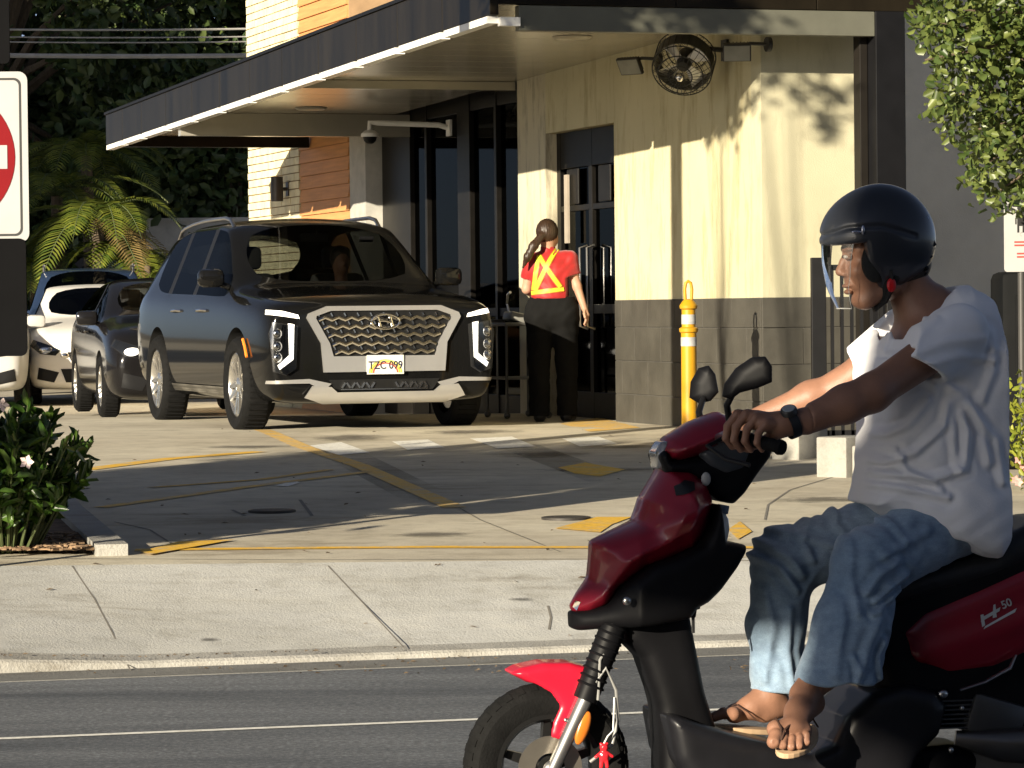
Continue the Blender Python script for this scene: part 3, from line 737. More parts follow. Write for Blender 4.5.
def patch(name, bv, poly, m, parent, axis='x', sgn=1, off=.006, div=3, th=0.):
    """project a 2D outline onto the car skin. axis x: poly=(y,z); axis y: poly=(x,z)"""
    bm = bmesh.new(); vs = [bm.verts.new((0, a, b)) for a, b in poly]; bm.faces.new(vs); bmesh.ops.triangulate(bm, faces=bm.faces[:])
    for _ in range(div): bmesh.ops.subdivide_edges(bm, edges=[e for e in bm.edges if e.calc_length() > .03], cuts=1, use_grid_fill=True); bmesh.ops.triangulate(bm, faces=bm.faces[:])
    last = None
    for v in bm.verts:
        a, b = v.co.y, v.co.z
        if axis == 'x': o = Vector((sgn*4, a, b)); d = Vector((-sgn, 0, 0))
        elif axis == 'y': o = Vector((a, sgn*4, b)); d = Vector((0, -sgn, 0))
        else: o = Vector((a, b, 4)); d = Vector((0, 0, -1))
        h, nn, _, _ = bv.ray_cast(o, d)
        if h is None: h = last or Vector((0, 0, 0)); nn = -d
        if nn.dot(d) > 0: nn = -nn
        v.co = h+(nn*.5-d*.5).normalized()*off; last = h.copy()
    if th:
        r = bmesh.ops.solidify(bm, geom=bm.faces[:], thickness=th)
    bmesh.ops.recalc_face_normals(bm, faces=bm.faces)
    me = bpy.data.meshes.new(name); bm.to_mesh(me); bm.free(); me.materials.append(m); me.polygons.foreach_set('use_smooth', [True]*len(me.polygons)); me.set_sharp_from_angle(angle=R_(40))
    o = bpy.data.objects.new(name, me); COL.objects.link(o); o.parent = parent; return o
def seats(parent, xf, zs, wy, h=.62):
    for sy in (1, -1):
        k = M(); k.box((xf-.1, sy*wy, zs+.08), (.5, .5, .18), None, .06); k.box((xf-.36, sy*wy, zs+.38), (.14, .48, .62), Matrix.Rotation(-.2, 3, 'Y'), .06); k.box((xf-.45, sy*wy, zs+h+.16), (.1, .26, .2), None, .05)
        k.build('seat', m_cabin, parent, smooth=True)
def steering(parent, x, y, z):
    k = M(); k.ring((x, y, z), (-.9, 0, .45), .18, .014, 24, 6); k.cyl((x, y, z), (x+.2, y, z-.1), .03); k.box((x, y, z), (.04, .3, .05), Matrix.Rotation(.4, 3, 'Y')); k.build('steering_wheel', m_black, parent, smooth=True)
def mirror(parent, x, y, z, sy, m):
    k = M(); k.box((x, y+sy*.10, z), (.14, .22, .15), Matrix.Rotation(sy*.15, 3, 'Z'), .045); k.tube([(x+.02, y-sy*.06, z-.08), (x, y+sy*.04, z-.04)], .025, 8)
    o = k.build('wing_mirror', m, parent, smooth=True)
    k = M(); k.box((x-.073, y+sy*.10, z), (.004, .17, .11), Matrix.Rotation(sy*.15, 3, 'Z')); k.build('mirror_glass', chrome, o); return o

# ---- occupants (bust behind the wheel)
m_skin = mat('skin', (.34, .17, .105), .55, var=.10, scale=14, bump=.05, bscale=250); m_hair = mat('dark hair', (.025, .017, .012), .5, stretch=(8, 8, 1), scale=20, var=.5)
def bust(label, loc, rotz, shirt, mask=False, lightskin=True):
    t = thing('person', label, 'person', loc, rotz)
    def f(X, Y, Z):
        d = s_ell(X, Y, Z, (0, 0, .42), (.095, .075, .12)); d = smin(d, s_ell(X, Y, Z, (.07, 0, .37), (.03, .045, .06)), .02)
        d = smin(d, s_cap(X, Y, Z, (.09, 0, .42), (.112, 0, .395), .008, .014), .012); d = smin(d, s_cap(X, Y, Z, (.02, 0, .15), (.0, 0, .34), .06, .052), .03)
        for s in (1, -1):
            d = smin(d, s_cap(X, Y, Z, (0, s*.03, .12), (0, s*.17, .08), .06, .065), .05)
            d = smin(d, s_chain(X, Y, Z, [(0, s*.19, .06), (.10, s*.24, -.16), (.36, s*.16, -.08)], [.055, .042, .03], .02), .02)
            d = np.maximum(d, -(s_ell(X, Y, Z, (.102, s*.032, .43), (.018, .014, .010))))
        return smin(d, s_cap(X, Y, Z, (0, 0, .02), (-.03, 0, -.3), .13, .14, 1.25), .06)
    implicit('body', f, (-.25, -.34, -.42), (.45, .34, .58), .013, m_skin, t)
    def g(X, Y, Z):
        d = s_ell(X, Y, Z, (-.02, 0, .45), (.105, .088, .115)); return np.maximum(d, -s_ell(X, Y, Z, (.10, 0, .38), (.09, .085, .11)))
    implicit('hair', g, (-.2, -.15, .25), (.15, .15, .6), .012, m_hair, t)
    def h(X, Y, Z):
        d = s_cap(X, Y, Z, (0, 0, .02), (-.03, 0, -.3), .145, .155, 1.25)
        for s in (1, -1):
            d = smin(d, s_cap(X, Y, Z, (0, s*.03, .10), (0, s*.17, .075), .068, .072), .05); d = smin(d, s_cap(X, Y, Z, (0, s*.19, .06), (.08, s*.235, -.12), .066, .06), .02)
        return d
    implicit('shirt', h, (-.25, -.34, -.5), (.3, .34, .2), .014, shirt, t)
    return t

# ---- SUV
su = (-1.0)
CY = R_(-71.4)     # heading so that local +x points to the camera's right-front
suv_c = Vector((-1.305, 27.84, 0)); hd = Vector((math.sin(R_(18.6)), -math.cos(R_(18.6)), 0))
suv_o = suv_c - hd*1.55; suv_o.z = .452
suv = thing('parked_suv', 'large black three-row SUV with wide chrome mesh grille stopped at the drive-through window', 'SUV', suv_o, CY)
m_suv = carpaint('black car paint', (.006, .006, .006), .07)
#      x     zb   w    z3  belt   y5    y6   z6    y7   z7    zt
SU = [(2.455, .30, .90, .60, .96, .86, .80, 1.00, .5, 1.015, 1.02),
      (2.40, .24, .945, .60, .985, .90, .84, 1.03, .52, 1.06, 1.07),
      (2.20, .23, .975, .60, 1.02, .925, .85, 1.075, .56, 1.105, 1.115),
      (1.60, .23, .985, .60, 1.07, .935, .86, 1.125, .62, 1.16, 1.17),
      (1.16, .23, .985, .60, 1.09, .935, .87, 1.15, .76, 1.185, 1.195),
      (1.06, .23, .985, .60, 1.095, .935, .865, 1.17, .78, 1.205, 1.215),
      (.38, .23, .985, .60, 1.105, .935, .72, 1.64, .64, 1.69, 1.73),
      (.22, .23, .985, .60, 1.11, .935, .71, 1.67, .63, 1.72, 1.765),
      (-.02, .23, .985, .60, 1.115, .935, .71, 1.69, .62, 1.745, 1.79),
      (-.12, .23, .985, .60, 1.115, .935, .71, 1.695, .62, 1.75, 1.795),
      (-.98, .23, .985, .60, 1.13, .93, .70, 1.69, .61, 1.745, 1.785),
      (-1.08, .23, .985, .60, 1.135, .93, .70, 1.685, .61, 1.74, 1.78),
      (-1.75, .24, .98, .62, 1.16, .92, .69, 1.65, .60, 1.70, 1.745),
      (-2.05, .26, .97, .65, 1.18, .91, .69, 1.60, .60, 1.66, 1.70),
      (-2.36, .30, .95, .70, 1.12, .88, .72, 1.25, .62, 1.30, 1.31),
      (-2.46, .36, .90, .72, 1.02, .82, .70, 1.08, .5, 1.10, 1.10)]
parts = carbody(suv, SU, {5, 6, 7, 9, 11}, {8, 10}, {5}, {13}, m_suv, [(1.55, .45, .40), (-1.35, .45, .40)], 3)
bv = bvh_of(parts)
for x in (1.55, -1.35):
    for s in (1, -1): wheel(suv, x, s*.885, .385, .245, .262, s)
def ngon(pts, k, x, th): return k.prism([(x, a, b) for a, b in pts], (th, 0, 0))
def fx(y, z):
    h = bv.ray_cast(Vector((4, y, z)), Vector((-1, 0, 0)))[0]; return h.x if h else 2.4
# grille
OUT = [(-.62, .955), (-.47, 1.012), (.47, 1.012), (.62, .955), (.635, .92), (.52, .72), (.50, .49), (-.50, .49), (-.52, .72), (-.635, .92)]
INN = [(-.555, .935), (-.44, .975), (.44, .975), (.555, .935), (.56, .915), (.45, .72), (.42, .615), (-.42, .615), (-.45, .72), (-.56, .915)]
k = M(); n = len(OUT); X0 = 2.40; V = []
for L, xx in ((OUT, None), (INN, .012), (INN, -.05), (OUT, -.08)):
    for a, b in L:
        fxx = fx(max(-.6, min(.6, a))*.97, min(b, .95)); V.append(((fxx+.028) if xx is None else fxx+xx+.012, a, b))
F_ = []
for j, jn in ((0, 1), (1, 2), (3, 0)):
    for i in range(n): F_.append((j*n+i, j*n+(i+1) % n, jn*n+(i+1) % n, jn*n+i))
k.add(V, F_); grille = k.build('grille', mat('bright satin grille', (.60, .59, .57), .30, .7, var=.04), suv, smooth=True, auto=30)
patch('grille_backing', bv, INN, mat('grille black', (.006, .006, .006), .5), grille, off=.004, div=3)
k = M()
for r in range(5):
    z = .648+r*.066
    wmax = float(np.interp(z, [.615, .72, .915, .94, .975], [.42, .45, .56, .54, .44]))-.02
    y = -wmax; pts = []
    nseg = int(wmax*2/.052); pts = [(-wmax+2*wmax*i/nseg) for i in range(nseg+1)]
    pp = [Vector((fx(yy, z)+.018, yy, z+(.011 if i % 2 else -.011))) for i, yy in enumerate(pts)]
    k.tube(pp, .0135, 6)
    for i, yy in enumerate(pts[:-1:2]):
        k.box((fx(yy, z)+.012, yy, z+.033), (.012, .011, .030), Matrix.Rotation(.5, 3, 'X'))
k.build('mesh_insert', chrome, grille, smooth=True)
# oval H-like emblem: ring with a slanted letter form
k = M(); z0 = .885; x0 = fx(0, z0)+.045; seg = 36
for i in range(seg):
    pass
k.tube([(x0, .115*math.cos(2*PI*i/seg), z0+.058*math.sin(2*PI*i/seg)) for i in range(seg+1)], .0085, 8)
k.tube([(x0, .062, z0-.036), (x0, .04, z0+.038)], .010, 8); k.tube([(x0, -.062, z0+.036), (x0, -.04, z0-.038)], .010, 8)
k.tube([(x0, .052, z0-.008), (x0, .0, z0+.006), (x0, -.052, z0+.008)], .009, 8)
k.build('emblem', chrome, grille, smooth=True)
# plate
k = M(); px_ = fx(0, .54)+.035; k.box((px_, 0, .545), (.006, .305, .152), None, .002); plate = k.build('licence_plate', mat('plate white', (.72, .70, .64), .4, var=.04), suv)
m_txt = mat('plate lettering', (.02, .02, .05), .5)
def text(s, size, m, parent, loc, rot, name='lettering', ext=.001, sx=1., font=None):
    c = bpy.data.curves.new('txt', 'FONT'); c.body = s; c.size = size; c.extrude = ext; c.align_x = 'CENTER'; c.align_y = 'CENTER'; c.offset = size*.012
    o = bpy.data.objects.new('txt', c); COL.objects.link(o); dg = bpy.context.evaluated_depsgraph_get(); me = bpy.data.meshes.new_from_object(o.evaluated_get(dg)); bpy.data.objects.remove(o)
    me.materials.clear(); me.materials.append(m); q = bpy.data.objects.new(name, me); COL.objects.link(q); q.parent = parent; q.location = loc; q.rotation_euler = rot; q.scale = (sx, 1, 1); return q
text('TZC 099', .088, m_txt, plate, (px_+.0045, 0, .538), (R_(90), 0, R_(90)), sx=.86)
# rainbow arch on the plate
for i, c in enumerate(((.6, .1, .05), (.75, .45, .03), (.6, .6, .1))):
    k = M(); L = []
    for j in range(13):
        a = PI*j/12
        for rr in (.062+i*.011, .071+i*.011): L.append((px_+.0038, rr*1.5*math.cos(a), .480+rr*math.sin(a)*1.15))
    k.add(L, [(2*j, 2*j+1, 2*j+3, 2*j+2) for j in range(12)]); k.build('rainbow_arch', mat('arch%d' % i, c, .5), plate)
# skid plate, intake, lamps
patch('skid_plate', bv, [(-.66, .30), (-.50, .255), (.50, .255), (.66, .30), (.60, .385), (.45, .375), (.40, .335), (-.40, .335), (-.45, .375), (-.60, .385)], MATS['bright satin grille'], suv, off=.03, div=3, th=-.03)
patch('lower_intake', bv, [(-.40, .345), (.40, .345), (.46, .43), (-.46, .43)], MATS['grille black'], suv, off=.008)
k = M()
for i in range(18):
    y = -.34+i*.04
    if abs(y) > .06: k.box((fx(y, .385)+.014, y, .385), (.012, .016, .05), Matrix.Rotation(.6 if i % 2 else -.6, 3, 'X'))
k.box((fx(0, .352)+.012, 0, .352), (.008, .72, .008)); k.build('intake_mesh', chrome, suv)
m_hous = mat('lamp housing', (.03, .03, .03), .2, .3)
for s in (1, -1):
    q = lambda L: [(s*a, b) for a, b in L]
    h = patch('headlight', bv, q([(.70, .86), (.90, .89), (.925, .80), (.90, .50), (.80, .47), (.72, .52)]), m_hous, suv, off=.006)
    patch('running_lamp', bv, q([(.735, .87), (.785, .88), (.780, .63), (.87, .55), (.855, .515), (.745, .595)]), m_drl, h, off=.016, div=2)
    if s == -1: pass
    k = M()
    for zz in (.80, .70, .61): k.ball((fx(s*.865, zz)+.002, s*.865, zz), (.02, .040, .044))
    k.build('projector', chrome, h, smooth=True)
    patch('lens', bv, q([(.71, .855), (.895, .885), (.918, .80), (.895, .505), (.80, .475), (.725, .525)]), m_lens, h, off=.026)
    patch('upper_lamp', bv, q([(.69, .915), (.70, .945), (.82, .975), (.915, .985), (.925, .950), (.82, .935)]), m_drl, suv, off=.008, div=2)
    patch('bumper_trim', bv, q([(.44, .40), (.62, .44), (.93, .43), (.93, .405), (.62, .405), (.50, .345)]), MATS['bright satin grille'], suv, off=.012, th=-.01)
    # side: cladding, handles, mirror, rails, orange marker
    patch('sill_trim', bv, [(-.85, .36), (1.08, .36), (1.08, .30), (-.85, .30)], satin, suv, 'y', s, .012, th=-.01)
    for xx in (-.72, .22):
        k = M(); k.tube([(xx, s*.955, .985), (xx+.04, s*.995, .99), (xx+.20, s*.995, .995), (xx+.24, s*.955, .99)], .013, 8); k.build('door_handle', chrome, suv, smooth=True)
    mirror(suv, .93, s*.93, 1.255, s, m_suv)
    rz_ = lambda x: bv.ray_cast(Vector((x, s*.64, 4)), Vector((0, 0, -1)))[0].z
    k = M(); k.tube([(.20, s*.64, rz_(.20)-.01), (.08, s*.64, rz_(.08)+.045)]+[(x, s*.64, rz_(x)+.055) for x in (-.1, -.5, -.9, -1.3, -1.6)]+[(-1.75, s*.64, rz_(-1.75)+.045), (-1.88, s*.64, rz_(-1.88)-.01)], .017, 8); k.build('roof_rail', satin, suv, smooth=True)
    k = M(); a0 = [R_(28), R_(40), R_(52)]; k.tube([(1.55+.452*math.cos(a), s*.990, .40+.452*math.sin(a)) for a in a0], .012, 6); k.build('side_marker', mat('amber lens', (.8, .22, .03), .3), suv, smooth=True)
k = M(); k.box((.75, 0, 1.02), (.35, 1.5, .16), None, .05); k.build('dashboard', m_cabin, suv, smooth=True)
k = M(); k.box((.40, 0, 1.60), (.03, .24, .07), None, .02); k.box((.55, .42, 1.58), (.01, .12, .05), Matrix.Rotation(.6, 3, 'Y')); k.build('rear_view_mirror', m_black, suv)
seats(suv, .1, .62, .40, .66); steering(suv, .50, .40, 1.0)
pl = suv_o + Matrix.Rotation(CY, 3, 'Z') @ Vector((-.12, .38, .98)); bust('driver behind the windshield of the black SUV in a pale top', pl, CY, mat('pale top', (.5, .48, .45), .8))

# ---- generic smaller cars
def smallcar(label, cat, name, loc, rz, paintm, H=1.46, Wd=.9, L=4.4, hatch=True, grp=None, wagon=False, lampm=None, plate_=None):
    t = thing(name, label, cat, loc, rz, grp); w = Wd; hl = L/2; e = .02
    rearx = -hl+.35 if hatch else -hl+1.0
    rb = 1.02 if not wagon else 1.06; dz = H-1.46
    S = [(hl-.05, .26, w-.14, .5, .66, w-.2, w-.28, .70, .35, .72, .73), (hl-.13, .20, w-.05, .5, .74, w-.12, w-.2, .79, .4, .82, .83),
         (hl-.4, .18, w-.01, .5, .86, w-.07, w-.15, .90, .45, .93, .94), (hl-.95, .18, w, .5, .92+dz*.4, w-.06, w-.13, .97+dz*.5, .5, 1.0+dz*.5, 1.01+dz*.5),
         (hl-1.25, .18, w, .5, .94+dz*.4, w-.06, w-.11, 1.0+dz*.5, w-.2, 1.03+dz*.5, 1.045+dz*.5), (hl-1.33, .18, w, .5, .945+dz*.4, w-.06, w-.11, 1.015+dz*.5, w-.19, 1.05+dz*.5, 1.07+dz*.5),
         (hl-2.10, .18, w, .5, .955+dz*.4, w-.06, w-.26, 1.36+dz, w-.33, 1.395+dz, 1.42+dz), (hl-2.3, .18, w, .5, .96+dz*.4, w-.06, w-.27, 1.385+dz, w-.34, 1.42+dz, 1.445+dz),
         (-.12, .18, w, .5, .965+dz*.4, w-.06, w-.27, 1.395+dz, w-.34, 1.43+dz, 1.46+dz), (-.20, .18, w, .5, .965+dz*.4, w-.06, w-.27, 1.395+dz, w-.34, 1.43+dz, 1.46+dz),
         (-.95, .18, w, .5, .98+dz*.4, w-.07, w-.28, 1.38+dz, w-.35, 1.41+dz, 1.44+dz), (rearx-.05, .2, w-.01, .55, rb, w-.08, w-.28, 1.30+dz, w-.36, 1.34+dz, 1.36+dz) if hatch else (-1.25, .2, w-.01, .55, rb-.02, w-.08, w-.28, 1.32+dz, w-.36, 1.34+dz, 1.38+dz),
         (-hl+.18, .22, w-.04, .6, .98, w-.12, w-.2, 1.03, w-.3, 1.05, 1.06) if hatch else (-hl+.55, .2, w-.02, .6, .96, w-.1, w-.18, 1.0, .45, 1.03, 1.04),
         (-hl+.05, .30, w-.12, .6, .86, w-.2, w-.28, .90, .4, .92, .92)]
    P = carbody(t, S, {5, 6, 7, 9, 10}, {8}, {5}, {11}, paintm, [(hl-.88, .36, .32), (-hl+.85, .36, .32)], 2); b = bvh_of(P)
    for x in (hl-.88, -hl+.85):
        for s in (1, -1): wheel(t, x, s*(w-.10), .315, .2, .215, s)
    m = lampm or m_lens
    for s in (1, -1):
        q = lambda Lq: [(s*a, c) for a, c in Lq]
        hl_ = patch('headlight', b, q([(w-.42, .66), (w-.30, .72), (w-.10, .79), (w-.06, .72), (w-.18, .62), (w-.36, .60)]), m_hous, t, off=.006)
        patch('lens', b, q([(w-.41, .655), (w-.30, .71), (w-.11, .78), (w-.07, .72), (w-.18, .625), (w-.35, .61)]), m_lens, hl_, off=.02)
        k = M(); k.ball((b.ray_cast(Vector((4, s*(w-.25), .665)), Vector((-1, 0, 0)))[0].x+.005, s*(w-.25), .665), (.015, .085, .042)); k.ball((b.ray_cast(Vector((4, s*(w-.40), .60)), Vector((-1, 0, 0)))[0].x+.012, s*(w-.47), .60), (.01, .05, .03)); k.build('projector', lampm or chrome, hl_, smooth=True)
        patch('fog_lamp_recess', b, q([(w-.40, .40), (w-.16, .46), (w-.14, .32), (w-.34, .28)]), m_black, t, off=.006)
        mirror(t, hl-1.42, s*(w-.05), 1.02+dz*.6, s, paintm)
        for xx in (-.75, .1):
            k = M(); k.tube([(xx, s*(w-.01), .86), (xx+.03, s*(w+.02), .865), (xx+.17, s*(w+.02), .87), (xx+.2, s*(w-.01), .865)], .012, 8); k.build('door_handle', paintm, t, smooth=True)
        if wagon:
            k = M(); k.tube([(hl-2.25, s*(w-.3), 1.40+dz), (.1, s*(w-.3), 1.49+dz), (-.9, s*(w-.3), 1.485+dz), (-1.4, s*(w-.3), 1.40+dz)], .018, 8); k.build('roof_rail', satin, t, smooth=True)
    patch('grille', b, [(-.42, .64), (.42, .64), (.38, .54), (-.38, .54)], m_black, t, off=.008); patch('lower_intake', b, [(-.5, .44), (.5, .44), (.44, .28), (-.44, .28)], m_black, t, off=.008)
    k = M()
    for zz in (.565, .59, .615): k.tube([(b.ray_cast(Vector((4, y, zz)), Vector((-1, 0, 0)))[0].x+.014, y, zz) for y in (-.38, -.2, 0, .2, .38)], .006, 6)
    k.build('grille_bar', chrome, t)
    k = M(); k.box((hl-1.55, 0, .92), (.3, w*1.6, .14), None, .05); k.build('dashboard', m_cabin, t, smooth=True); seats(t, hl-2.2, .42, .36, .62); steering(t, hl-1.85, .36, .86)
    return t
def carloc(px, Y, yaw, L, w=.9, ax_off=.88):
    """origin so that the front axle centre is seen at px,Y"""
    X = at(px, 400, Y).x; hdv = Vector((math.sin(R_(yaw)), -math.cos(R_(yaw)), 0)); c = Vector((X, Y, 0))-hdv*(L/2-ax_off); c.z = gz(X, Y); return c, R_(yaw-90)
c, rz = carloc(186, 34.3, 13, 4.2)
hatch = smallcar('dark grey hatchback with glowing headlamps, queuing right behind the black SUV', 'car', 'parked_car', c, rz, carpaint('charcoal car paint', (.009, .0085, .009), .12), 1.43, .88, 4.2, True, 'cars queuing behind the SUV', lampm=m_drl)  # headlamp brightness comes from an emissive material
pl = c + Matrix.Rotation(rz, 3, 'Z') @ Vector((-.12, .34, .86)); bust('driver seen through the windshield of the dark grey hatchback', pl, rz, mat('grey top', (.3, .3, .3), .8))
c, rz = carloc(102, 41.5, 8, 4.6)
smallcar('white sedan with large headlamps queuing behind the dark grey hatchback', 'car', 'parked_car', c, rz, carpaint('white car paint', (.74, .72, .68), .25), 1.48, .92, 4.6, False, 'cars queuing behind the SUV')
c, rz = carloc(92, 47, 8, 4.6)
smallcar('dark blue wagon with silver roof rails behind the white sedan', 'car', 'parked_car', c, rz, carpaint('blue car paint', (.020, .035, .075), .15), 1.76, .93, 4.6, True, 'cars queuing behind the SUV', wagon=True)
c, rz = carloc(-45, 40.5, 6, 4.5)
smallcar('silver sedan mostly hidden behind the black board and the flowering shrub', 'car', 'parked_car', c, rz, carpaint('silver car paint', (.45, .45, .44), .3), 1.45, .9, 4.5, False, 'cars queuing behind the SUV')
# ================================================================== STREET FURNITURE
# bollard
p = ongr(690, 446); p = Vector((1.29, 24.75, gz(1.29, 24.75)))
t = thing('bollard', 'yellow plastic bollard with two white reflective bands, before the grey tile wall base', 'bollard', p)
m_by = mat('yellow plastic', (.50, .26, .01), .45, var=.1, scale=9, stretch=(1, 1, .3))
k = M(); k.lathe((0, 0, 0), (0, 0, 1), [(0, 0), (.10, 0), (.10, .03), (.058, .05), (.056, .80), (.068, .81), (.070, .835), (.050, .845), (.050, .97), (.064, .98), (.066, 1.0), (.046, 1.03), (.03, 1.045), (0, 1.045)], 28); k.build('post', m_by, t, smooth=True, auto=30)
k = M(); k.tube([(-.022, 0, 1.03), (-.026, 0, 1.12), (-.018, 0, 1.165), (0, 0, 1.178), (.018, 0, 1.165), (.026, 0, 1.12), (.022, 0, 1.03)], .012, 10); k.build('loop_handle', m_by, t, smooth=True)
for z0, z1, r in ((.865, .935, .0515), (.705, .77, .0575)):
    k = M(); k.lathe((0, 0, 0), (0, 0, 1), [(r, z0), (r+.0015, z0), (r+.0015, z1), (r, z1)], 28); k.build('reflective_band', mat('reflective white', (.40, .40, .39), .35, var=.15, scale=30), t, smooth=True)
# do-not-enter sign and the board beneath it
SY = 15.2; c = at(-56, 158, SY); gzz = gz(c.x, SY)
t = thing('no_entry_sign', 'white square traffic sign with red disc and white bar at the left edge', 'sign', (c.x, SY, gzz))
hh = .38; zc = c.z-gzz
def rrect(hw, hz, r, y, n=6):
    L = []
    for cx, cz, a0 in ((hw-r, hz-r, 0), (-hw+r, hz-r, 90), (-hw+r, -hz+r, 180), (hw-r, -hz+r, 270)):
        for i in range(n+1): a = R_(a0+90*i/n); L.append((cx+r*math.cos(a), y, cz+r*math.sin(a)))
    return L
def sh(L, dz): return [(x, y, z+dz) for x, y, z in L]
k = M(); k.prism(sh(rrect(hh, hh, .04, -.03), zc), (0, .004, 0)); sg = k.build('panel', mat('sign white', (.36, .36, .355), .4, var=.04), t)
k = M(); a = sh(rrect(hh-.028, hh-.028, .032, -.0315), zc); b = sh(rrect(hh-.038, hh-.038, .026, -.0315), zc); n = len(a)
k.add(a+b, [(i, (i+1) % n, n+(i+1) % n, n+i) for i in range(n)]); k.build('border', mat('sign black', (.012, .012, .012), .5), sg, fix=False)
k = M(); k.lathe((0, -.031, zc), (0, -1, 0), [(0, .002), (.322, .002), (.322, 0)], 64); k.build('disc', mat('sign red', (.17, .001, .004), .6, spec=.15, var=.06), sg)
k = M(); k.box((0, -.0345, zc), (.575, .002, .105)); k.build('bar', MATS['sign white'], sg)
k = M(); k.box((0, 0, zc/2+.35), (.045, .045, zc+1.6)); k.build('post', mat('galvanised post', (.3, .3, .3), .5, .6), t)
c2 = at(-50, 298, SY); t2 = thing('black_board', 'matt black board with rounded corners mounted under the no-entry sign', 'sign board', (c2.x, SY, gzz))
k = M(); k.prism(sh(rrect(.348, .262, .03, -.05), c2.z-gzz), (0, .02, 0)); k.build('panel', board_black, t2); k = M(); k.box((0, -.026, c2.z-gzz), (.05, .01, .4)); k.build('bracket', black_paint, t2)
c3 = at(-60, 20, SY); t3 = thing('black_board', 'matt black board above the no-entry sign, cut by the top left corner', 'sign board', (c3.x, SY, gzz))
k = M(); k.prism(sh(rrect(.315, .20, .02, -.05), c3.z-gzz), (0, .02, 0)); k.build('panel', board_black, t3); k = M(); k.box((0, -.026, c3.z-gzz), (.05, .01, .3)); k.build('bracket', black_paint, t3)
# small sign, right
SY = 20.6; a = at(1003, 197, SY); b = at(1003, 272, SY); hz_ = (a.z-b.z)/2; hw = hz_*.67; cx = a.x+hw; cz = (a.z+b.z)/2; g0 = gz(cx, SY)
t = thing('parking_sign', 'small white notice sign with black figure and red arrow on a thin pole', 'sign', (cx, SY, g0))
k = M(); k.prism(sh(rrect(hw, hz_, .02, -.03), cz-g0), (0, .003, 0)); sg = k.build('panel', MATS['sign white'], t)
zc = cz-g0; y = -.0318; k = M(); fxx = -.05
k.lathe((fxx, y, zc+.125), (0, -1, 0), [(0, 0), (.011, 0)], 14); k.add([(fxx-.022, y, zc+.105), (fxx+.022, y, zc+.105), (fxx+.022, y, zc+.05), (fxx-.022, y, zc+.05)], [(0, 1, 2, 3)])
for dx_ in (-.016, .016): k.add([(fxx+dx_-.006, y, zc+.05), (fxx+dx_+.006, y, zc+.05), (fxx+dx_+.006, y, zc+.01), (fxx+dx_-.006, y, zc+.01)], [(0, 1, 2, 3)])
for dx_ in (-.03, .03): k.add([(fxx+dx_-.004, y, zc+.10), (fxx+dx_+.004, y, zc+.10), (fxx+dx_+.004, y, zc+.06), (fxx+dx_-.004, y, zc+.06)], [(0, 1, 2, 3)])
for q0, q1 in ((-.10, -.06), (-.04, 0), (.02, .06), (.075, .10)): k.add([(q0, y, zc+.165), (q1, y, zc+.165), (q1, y, zc+.185), (q0, y, zc+.185)], [(0, 1, 2, 3)])
k.build('figure', MATS['sign black'], sg, fix=False)
k = M()
for (x0, x1, z0, z1) in ((-.09, .06, -.052, -.042), (-.09, .06, -.072, -.062), (-.075, .075, -.122, -.112), (-.075, .075, -.142, -.132)): k.add([(x0, y, zc+z0), (x1, y, zc+z0), (x1, y, zc+z1), (x0, y, zc+z1)], [(0, 1, 2, 3)])
k.add([(.06, y, zc-.035), (.06, y, zc-.08), (.095, y, zc-.057)], [(0, 1, 2)])
k.build('red_arrow', mat('sign red brown', (.32, .05, .04), .5), sg, fix=False)
k = M(); k.cyl((-.045, 0, 0), (-.045, 0, zc+hz_), .022, n=12); k.build('pole', mat('dark pole', (.05, .048, .045), .5), t, smooth=True)
# dark cabinet behind it
a = at(995, 272, 21.6); g0 = gz(a.x+.4, 21.6)
t = thing('utility_cabinet', 'dark rounded utility cabinet behind the pole of the small white sign', 'cabinet', (a.x+.40, 21.6, g0))
k = M(); k.box((0, 0, (a.z-g0)/2), (.80, .5, a.z-g0), None, .05); k.build('housing', mat('cabinet grey black', (.006, .0065, .007), .7, spec=.1), t, smooth=True)
k = M(); k.box((0, -.256, (a.z-g0)*.52), (.62, .014, (a.z-g0)*.72), None, .006); k.box((.2, -.27, .6), (.03, .02, .12)); k.build('door', MATS['cabinet grey black'], t)
# kerb blocks
m_blk = concrete('block concrete', (.34, .33, .30), (.27, .26, .24))
for px, Y, s, h, lb in ((800, 22.8, (.22, .36), .22, 'low white concrete block nearest the tile wall, behind the near hand'), (846, 21.0, (.22, .34), .245, 'white concrete block with a lit left face, in front of the railing'),
                            (884, 20.2, (.24, .34), .235, 'white concrete block half hidden by the waist of the rider')):
    x = at(px, 460, Y).x; z = gz(x, Y); k = M(); k.box((0, 0, h/2-.02), (s[0], s[1], h+.04), None, .012)
    o = tag(k.build('concrete_block', m_blk, smooth=True), lb, 'concrete block', 'concrete kerb blocks by the railing'); o.location = (x, Y, z); o.rotation_euler = (0, 0, R_(-38))
# railing
FY = 23.6; t = thing('metal_railing', 'black vertical-bar metal railing behind the rider', 'railing', (0, FY, 0)); k0 = at(818, 262, FY); g0 = .42
x0 = k0.x; top = k0.z
for dx_ in (0, .52): k = M(); k.span((x0+dx_-.05, -.05, g0-.05), (x0+dx_+.05, .05, top+.03)); k.build('post', black_paint, t, bevel=.004)
k = M(); k.span((x0+.042, -.02, top-.06), (x0+.518, .02, top-.02)); k.build('rail', black_paint, t); k = M(); k.span((x0+.042, -.02, g0+.1), (x0+.518, .02, g0+.14)); k.build('rail', black_paint, t)
k = M()
for i in range(6): k.box((x0+.095+i*.068, 0, (g0+top)/2+.03), (.022, .04, top-g0-.1))
k.build('bars', black_paint, t, smooth=True)
